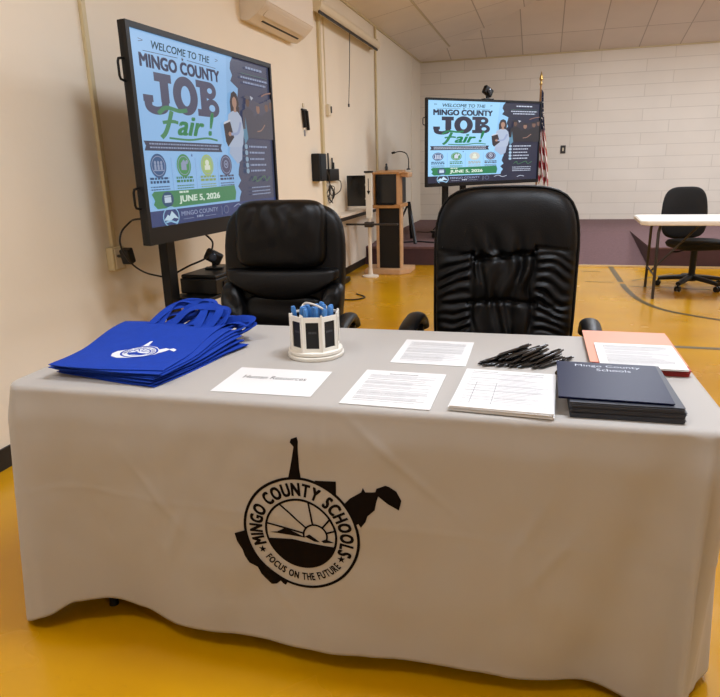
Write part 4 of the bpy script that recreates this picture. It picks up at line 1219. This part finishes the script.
bagnames = ['bottommost of the pile', 'second from the bottom', 'third from the bottom', 'fourth from the bottom', 'fifth from the bottom', 'fifth from the top', 'fourth from the top', 'third from the top', 'just under the top bag', '']
rnd = random.Random(77)
for k in range(NB):
    last = k == NB-1
    u = -.632+(.020*(1-k/NB))*1+rnd.uniform(-.006, .008); v = -.100+(.012*(1-k/NB))+rnd.uniform(-.006, .006)
    rz = -.02-.22*(1-k/(NB-1))*rnd.uniform(.7, 1.05)+(.02 if last else 0)
    if last: u, v, rz = -.650, -.098, .045
    x, y, _ = TW(u, v)
    z = ZS+k*.0040
    lab = 'royal blue tote bag with white state print, on top of the pile at the left' if last else 'royal blue tote bag in the left pile, ' + bagnames[k]
    bt, surf, (bw, bh) = tote(k, NB, (x, y, z), TA+rz, lab, 100+k, .004+k*.0022)
    if last:
        g = Flat(); R = .060; cx, cy = .02, -.055
        st = [(-1.25, -.35), (-1.2, .05), (-.98, .2), (-.62, .62), (-.3, .92), (-.22, 1.5), (-.10, 1.55), (-.04, .98), (.5, .85), (.78, .56), (1.04, .76), (1.28, .67), (1.44, .78), (1.68, .6), (1.66, .35), (1.30, .60), (1.2, .34), (1.0, .06), (.95, -.2), (.6, -.65), (0, -.95), (-.6, -1.05), (-1.05, -.8)]
        g.poly([(cx+x_*R, cy+y_*R) for x_, y_ in st], 0)
        def place(zz): return lambda a, b, c: (a, b, surf(a/bw+.5, b/bh+.5)+.0034+zz)
        for q, p in enumerate(g.p): g.p[q] = (p[0], p[1], (0, 0, 0), 0)
        bd = [c for c in bt.children if c.name.startswith('body')][0]
        g.mesh('white_print', place(0), M['whiteink'], bd, cut=.02)
        g = Flat(); g.ring(cx, cy, R*.80, R*.80, R*.90, R*.90, 0, 48); g.ring(cx, cy, R*.50, R*.50, R*.56, R*.56, 0, 40)
        g.poly([(cx+x_*R, cy+y_*R) for x_, y_ in [(-.5, -.15), (-.2, .05), (.1, -.1), (.5, -.15), (.3, -.42), (-.3, -.42)]], 0)
        for a in (30, 60, 90, 120, 150): g.stroke([(cx+.15*R*math.cos(math.radians(a)), cy+.15*R*math.sin(math.radians(a))), (cx+.5*R*math.cos(math.radians(a)), cy+.5*R*math.sin(math.radians(a)))], .05*R, 0)
        g.arc_text('MINGO COUNTY SCHOOLS', cx, cy, R*.68, 205, -25, R*.16, 0, .01)
        for q, p in enumerate(g.p): g.p[q] = (p[0], p[1], (0, 0, 0), 0)
        g.mesh('blue_print_detail', place(.0004), M['bagblue'], bd, cut=.02)

# ------------------------------------------------------------------ office chairs
def star_base(t, R=.33, m='black', n=5, hub_h=.12, rot=.3, H=.40):
    bm = new(); lathe(bm, [(.045, .07), (.05, .09), (.045, .13), (.03, .15)], 20); obj('base_hub', bm, M[m], t, True)
    bm = new(); tube(bm, [(0, 0, .14), (0, 0, H)], .032, 16); obj('gas_column', bm, M['metalblack'], t, True)
    for k in range(n):
        a = rot+2*PI*k/n; c, s_ = math.cos(a), math.sin(a)
        bm = new(); tube(bm, [(c*.03, s_*.03, .11), (c*R*.6, s_*R*.6, .095), (c*R, s_*R, .078)], [.034, .031, .026], 8, flat=.8); sp = obj('base_spoke', bm, M[m], t, True)
        bm = new(); px, py = -s_*.017, c*.017
        for sg in (-1, 1): tube(bm, [(c*R+px*sg*.5, s_*R+py*sg*.5, .028), (c*R+px*sg*1.4, s_*R+py*sg*1.4, .028)], .028, 14)
        tube(bm, [(c*R, s_*R, .03), (c*R, s_*R, .075)], .008, 8); obj('caster', bm, M['black'], sp, True)

def bump(x, w_): return math.exp(-(x/w_)**2)
def nz(x, y, z=0): return noise.noise(Vector((x, y, z)))

def arm(t, sx, x, zt, y0, y1, m):
    """padded loop arm: pad on top, curved frame down to the seat"""
    bm = new(); tube(bm, [(x, y1+.02, zt-.06), (x, y1-.01, zt-.03), (x, y1-.06, zt-.005), (x, (y0+y1)/2, zt+.005), (x, y0+.03, zt-.005), (x, y0-.02, zt-.03), (x, y0-.035, zt-.07)], .034, 14, 5, flat=.62, up=(0, 0, 1)); ar = obj('armrest', bm, M[m], t, True)
    bm = new(); tube(bm, [(x, y1-.02, zt-.05), (x, y1, zt-.14), (x-sx*.02, y1-.06, zt-.22), (x-sx*.06, y1-.12, zt-.25)], .018, 10, 5); obj('arm_frame', bm, M['black'], ar, True)
    bm = new(); tube(bm, [(x, y0-.03, zt-.06), (x, y0-.02, zt-.15), (x-sx*.02, y0+.06, zt-.22), (x-sx*.06, y0+.12, zt-.25)], .018, 10, 5); obj('arm_frame', bm, M['black'], ar, True)

def seat_cushion(t, m, hw=.26, hd=.25, z=.44, cy=-.04, th=.055):
    bm = pillow(hw, hd, lambda a, b: th+.012*bump(b+.1, .6)+.004*math.sin(b*9)*bump(a, .6), lambda a, b: .05, 4.5, 36, 36, pin=10)
    for v in bm.verts: v.co = Vector((v.co.x, v.co.z+cy, z-v.co.y))
    obj('seat', bm, M[m], t, True)

def tilt_back(bm, z0, lean, y0, curve=0.0):
    for v in bm.verts:
        h = v.co.z-z0; v.co.y += y0+lean*h+curve*(h-.3)**2

def right_chair():
    # faces the table; back centre sits at x=-.135, y=2.55
    t = thing('office_chair', 'black leather executive chair with gathered cushions behind the right half of the table', 'chair', (-.135, 2.37, 0), -.02)
    t.rotation_euler = (0, 0, .0)
    star_base(t, .32); seat_cushion(t, 'leather', hd=.23, cy=.03)
    zc, Hh = .845, .365
    def zz(b): return zc+b*Hh
    def front(a, b):
        z = zz(b); d = .060
        low = sst(.985, .955, z)
        d += .012*bump(z-1.08, .10)*(1-.25*abs(a))                                         # head pad
        # seams
        seam1 = .955 if abs(a) < .42 else .975
        d -= .020*bump(z-seam1-.012*math.sin(a*3), .011)*(1 if abs(a) < .46 else .35)
        d -= .016*bump(z-.778-.008*math.cos(a*4), .010)*(1 if abs(a) < .5 else .35)
        d -= .010*(bump(a-.40-.04*math.cos(z*34), .035)+bump(a+.40+.04*math.cos(z*34), .035))*low
        # centre puffs and their vertical gathers
        cen = 1-sst(.36, .44, abs(a))
        d += .016*cen*(bump(z-.865, .075)+bump(z-.66, .085))
        d += cen*low*.0115*math.sin(a*27+2.4*math.sin(z*16)*a+4*nz(a*3, z*7))*(.5+.9*abs(nz(a*4, z*6, 3)*2))
        # side gathers: nearly level folds fanning to the edge
        side = sst(.42, .52, abs(a))*low
        d += side*.0085*math.sin(z*170+abs(a)*9+6*nz(a*2.6, z*7, 5))*(.3+1.1*abs(nz(a*3, z*8, 9)))*(1.15-.5*sst(.6, 1, abs(a)))
        # folds rising out of the seam into the head pad
        up = bump(a, .45)*sst(.955, .975, z)*(1-sst(.98, 1.09, z))
        d += up*.014*math.sin(a*19+1.5*(z-.95)*8+3*nz(a*3, z*3, 2))
        d += .003*nz(a*3, z*10, 4)
        return d
    bm = pillow(.268, Hh, front, lambda a, b: .035+.01*bump(a, .7), 5.2, 120, 150, cz=zc, pin=14)
    # slightly narrower towards the bottom
    for v in bm.verts:
        k = 1+.045*((v.co.z-.6)/.6)-.02; v.co.x *= k; v.co.z -= .02*(abs(v.co.x)/.26)**3*(1 if v.co.z > 1.0 else 0)
    tilt_back(bm, .5, .12, .13); bk = obj('backrest', bm, M['leather'], t, True)
    # piping round the rim
    pts = []
    for k in range(73):
        a = -PI/2+2*PI*k/72; c, s_ = math.cos(a), math.sin(a); n = 5.2
        r = 1/((abs(c)**n+abs(s_)**n)**(1/n)); x, z = c*r*.270, zc+s_*r*(Hh+.002)
        kk = 1+.045*((z-.6)/.6)-.02; x *= kk; z2 = z-.02*(abs(x)/.26)**3*(1 if z > 1.0 else 0)
        pts.append((x, .13+.12*(z2-.5)-.012, z2))
    bm = new(); tube(bm, pts, .006, 8, caps=False); obj('piping', bm, M['leather2'], bk, True)
    for sx in (-1, 1): arm(t, sx, sx*.322, .725, -.16, .12, 'leather2')
    bm = new(); b2(bm, -.12, .12, -.15, .12, .375, .405, .006); b2(bm, -.05, .05, .08, .24, .37, .39, .004); tube(bm, [(0, .22, .38), (0, .23, .5), (0, .20, .6)], .03, 8, 4, flat=.4); obj('tilt_mechanism', bm, M['metalblack'], t)
right_chair()

def left_chair():
    t = thing('office_chair', 'black leather executive chair with big headrest pillow behind the left half of the table', 'chair', (-1.105, 2.52, 0), .10)
    star_base(t, .32, rot=.6); seat_cushion(t, 'leather2')
    zc, Hh = .815, .335
    def front(a, b):
        z = zc+b*Hh; d = .045
        d += .006*nz(a*2, z*5)
        return d
    bm = pillow(.285, Hh, front, lambda a, b: .045, 5.2, 70, 80, cz=zc, pin=12)
    for v in bm.verts:
        if v.co.z > .98: v.co.z -= .03*max(0, abs(v.co.x)/.285-.55)
        v.co.x *= 1-.05*bump(v.co.z-.62, .15)
    tilt_back(bm, .5, .12, .13); obj('backrest', bm, M['leather2'], t, True)
    # headrest pillow with soft vertical gathers
    def hf(a, b):
        return .055+.010*bump(b-.1, .6)+.0040*math.sin(a*15+3*nz(a*2, b*2))*sst(-.3, .7, b)+.004*nz(a*4, b*2, 3)
    bm = pillow(.208, .150, hf, lambda a, b: .01, 5.5, 80, 60, cz=1.018, pin=8)
    tilt_back(bm, .5, .12, .083); obj('headrest', bm, M['leather2'], t, True)
    # middle pad: flat top edge, U-shaped lower edge
    def shp(x, z):
        lowz = -1+1.35*abs(x)**2.2
        return x, lowz+(z+1)/2*(1-lowz)
    bm = pillow(.262, .072, lambda a, b: .042+.012*bump(b, .8), lambda a, b: .01, 6, 60, 30, cz=.80, pin=8, shape=shp)
    tilt_back(bm, .5, .12, .088); obj('lumbar_pad', bm, M['leather2'], t, True)
    # lower centre pad
    bm = pillow(.19, .13, lambda a, b: .034+.003*math.sin(b*8+a), lambda a, b: .01, 5, 40, 40, cz=.625, pin=8)
    tilt_back(bm, .5, .12, .090); obj('lower_pad', bm, M['leather2'], t, True)
    for sx in (-1, 1):
        bm = pillow(.058, .155, lambda a, b: .075-.012*b+.005*math.sin(b*8+a*3)+.004*nz(a*3, b*5), lambda a, b: .01, 3.0, 26, 50, cz=.650, pin=5)
        for v in bm.verts: v.co.x += sx*.215+sx*.03*((v.co.z-.65)/.15); v.co.z += sx*0
        tilt_back(bm, .5, .12, .085); obj('side_bolster', bm, M['leather2'], t, True)
    for sx in (-1, 1): arm(t, sx, sx*.318, .67, -.20, .12, 'leather2')
    bm = new(); b2(bm, -.12, .12, -.15, .12, .375, .405, .006); b2(bm, -.05, .05, .08, .24, .37, .39, .004); tube(bm, [(0, .22, .38), (0, .24, .5), (0, .21, .6)], .03, 8, 4, flat=.4); obj('tilt_mechanism', bm, M['metalblack'], t)
left_chair()

def task_chair():
    t = thing('task_chair', 'small black task chair behind the white folding table at the far right', 'chair', (1.52, 7.22, 0), .32)
    star_base(t, .31, rot=.05, H=.42)
    seat_cushion(t, 'fabricblack', .25, .24, .455, -.02, .035)
    bm = pillow(.25, .265, lambda a, b: .030-.012*bump(a, .5)*bump(b-.1, .5), lambda a, b: .022, 3.8, 40, 50, cz=.745, pin=8)
    for v in bm.verts: v.co.x *= 1-.10*max(0, (v.co.z-.75)/.27)
    tilt_back(bm, .5, .10, .24); obj('backrest', bm, M['fabricblack'], t, True)
    bm = new(); tube(bm, [(0, .05, .43), (0, .22, .43), (0, .30, .50), (0, .29, .72)], .022, 8, 5, flat=.45); obj('back_support', bm, M['black'], t, True)
    bm = new(); b2(bm, -.1, .1, -.1, .1, .40, .43, .005); obj('tilt_mechanism', bm, M['black'], t)
    bm = new(); tube(bm, [(-.08, -.02, .40), (-.22, -.05, .38), (-.27, -.05, .385)], .008, 8); obj('lever', bm, M['black'], t, True)
task_chair()

folding_table('folding_table', 'white topped folding table standing bare at the far right', (1.815, 6.84, 0), -.03, 1.83, .80, .745, M['tabletop'], M['greyleg'], inset=.17, chamfer=.06)
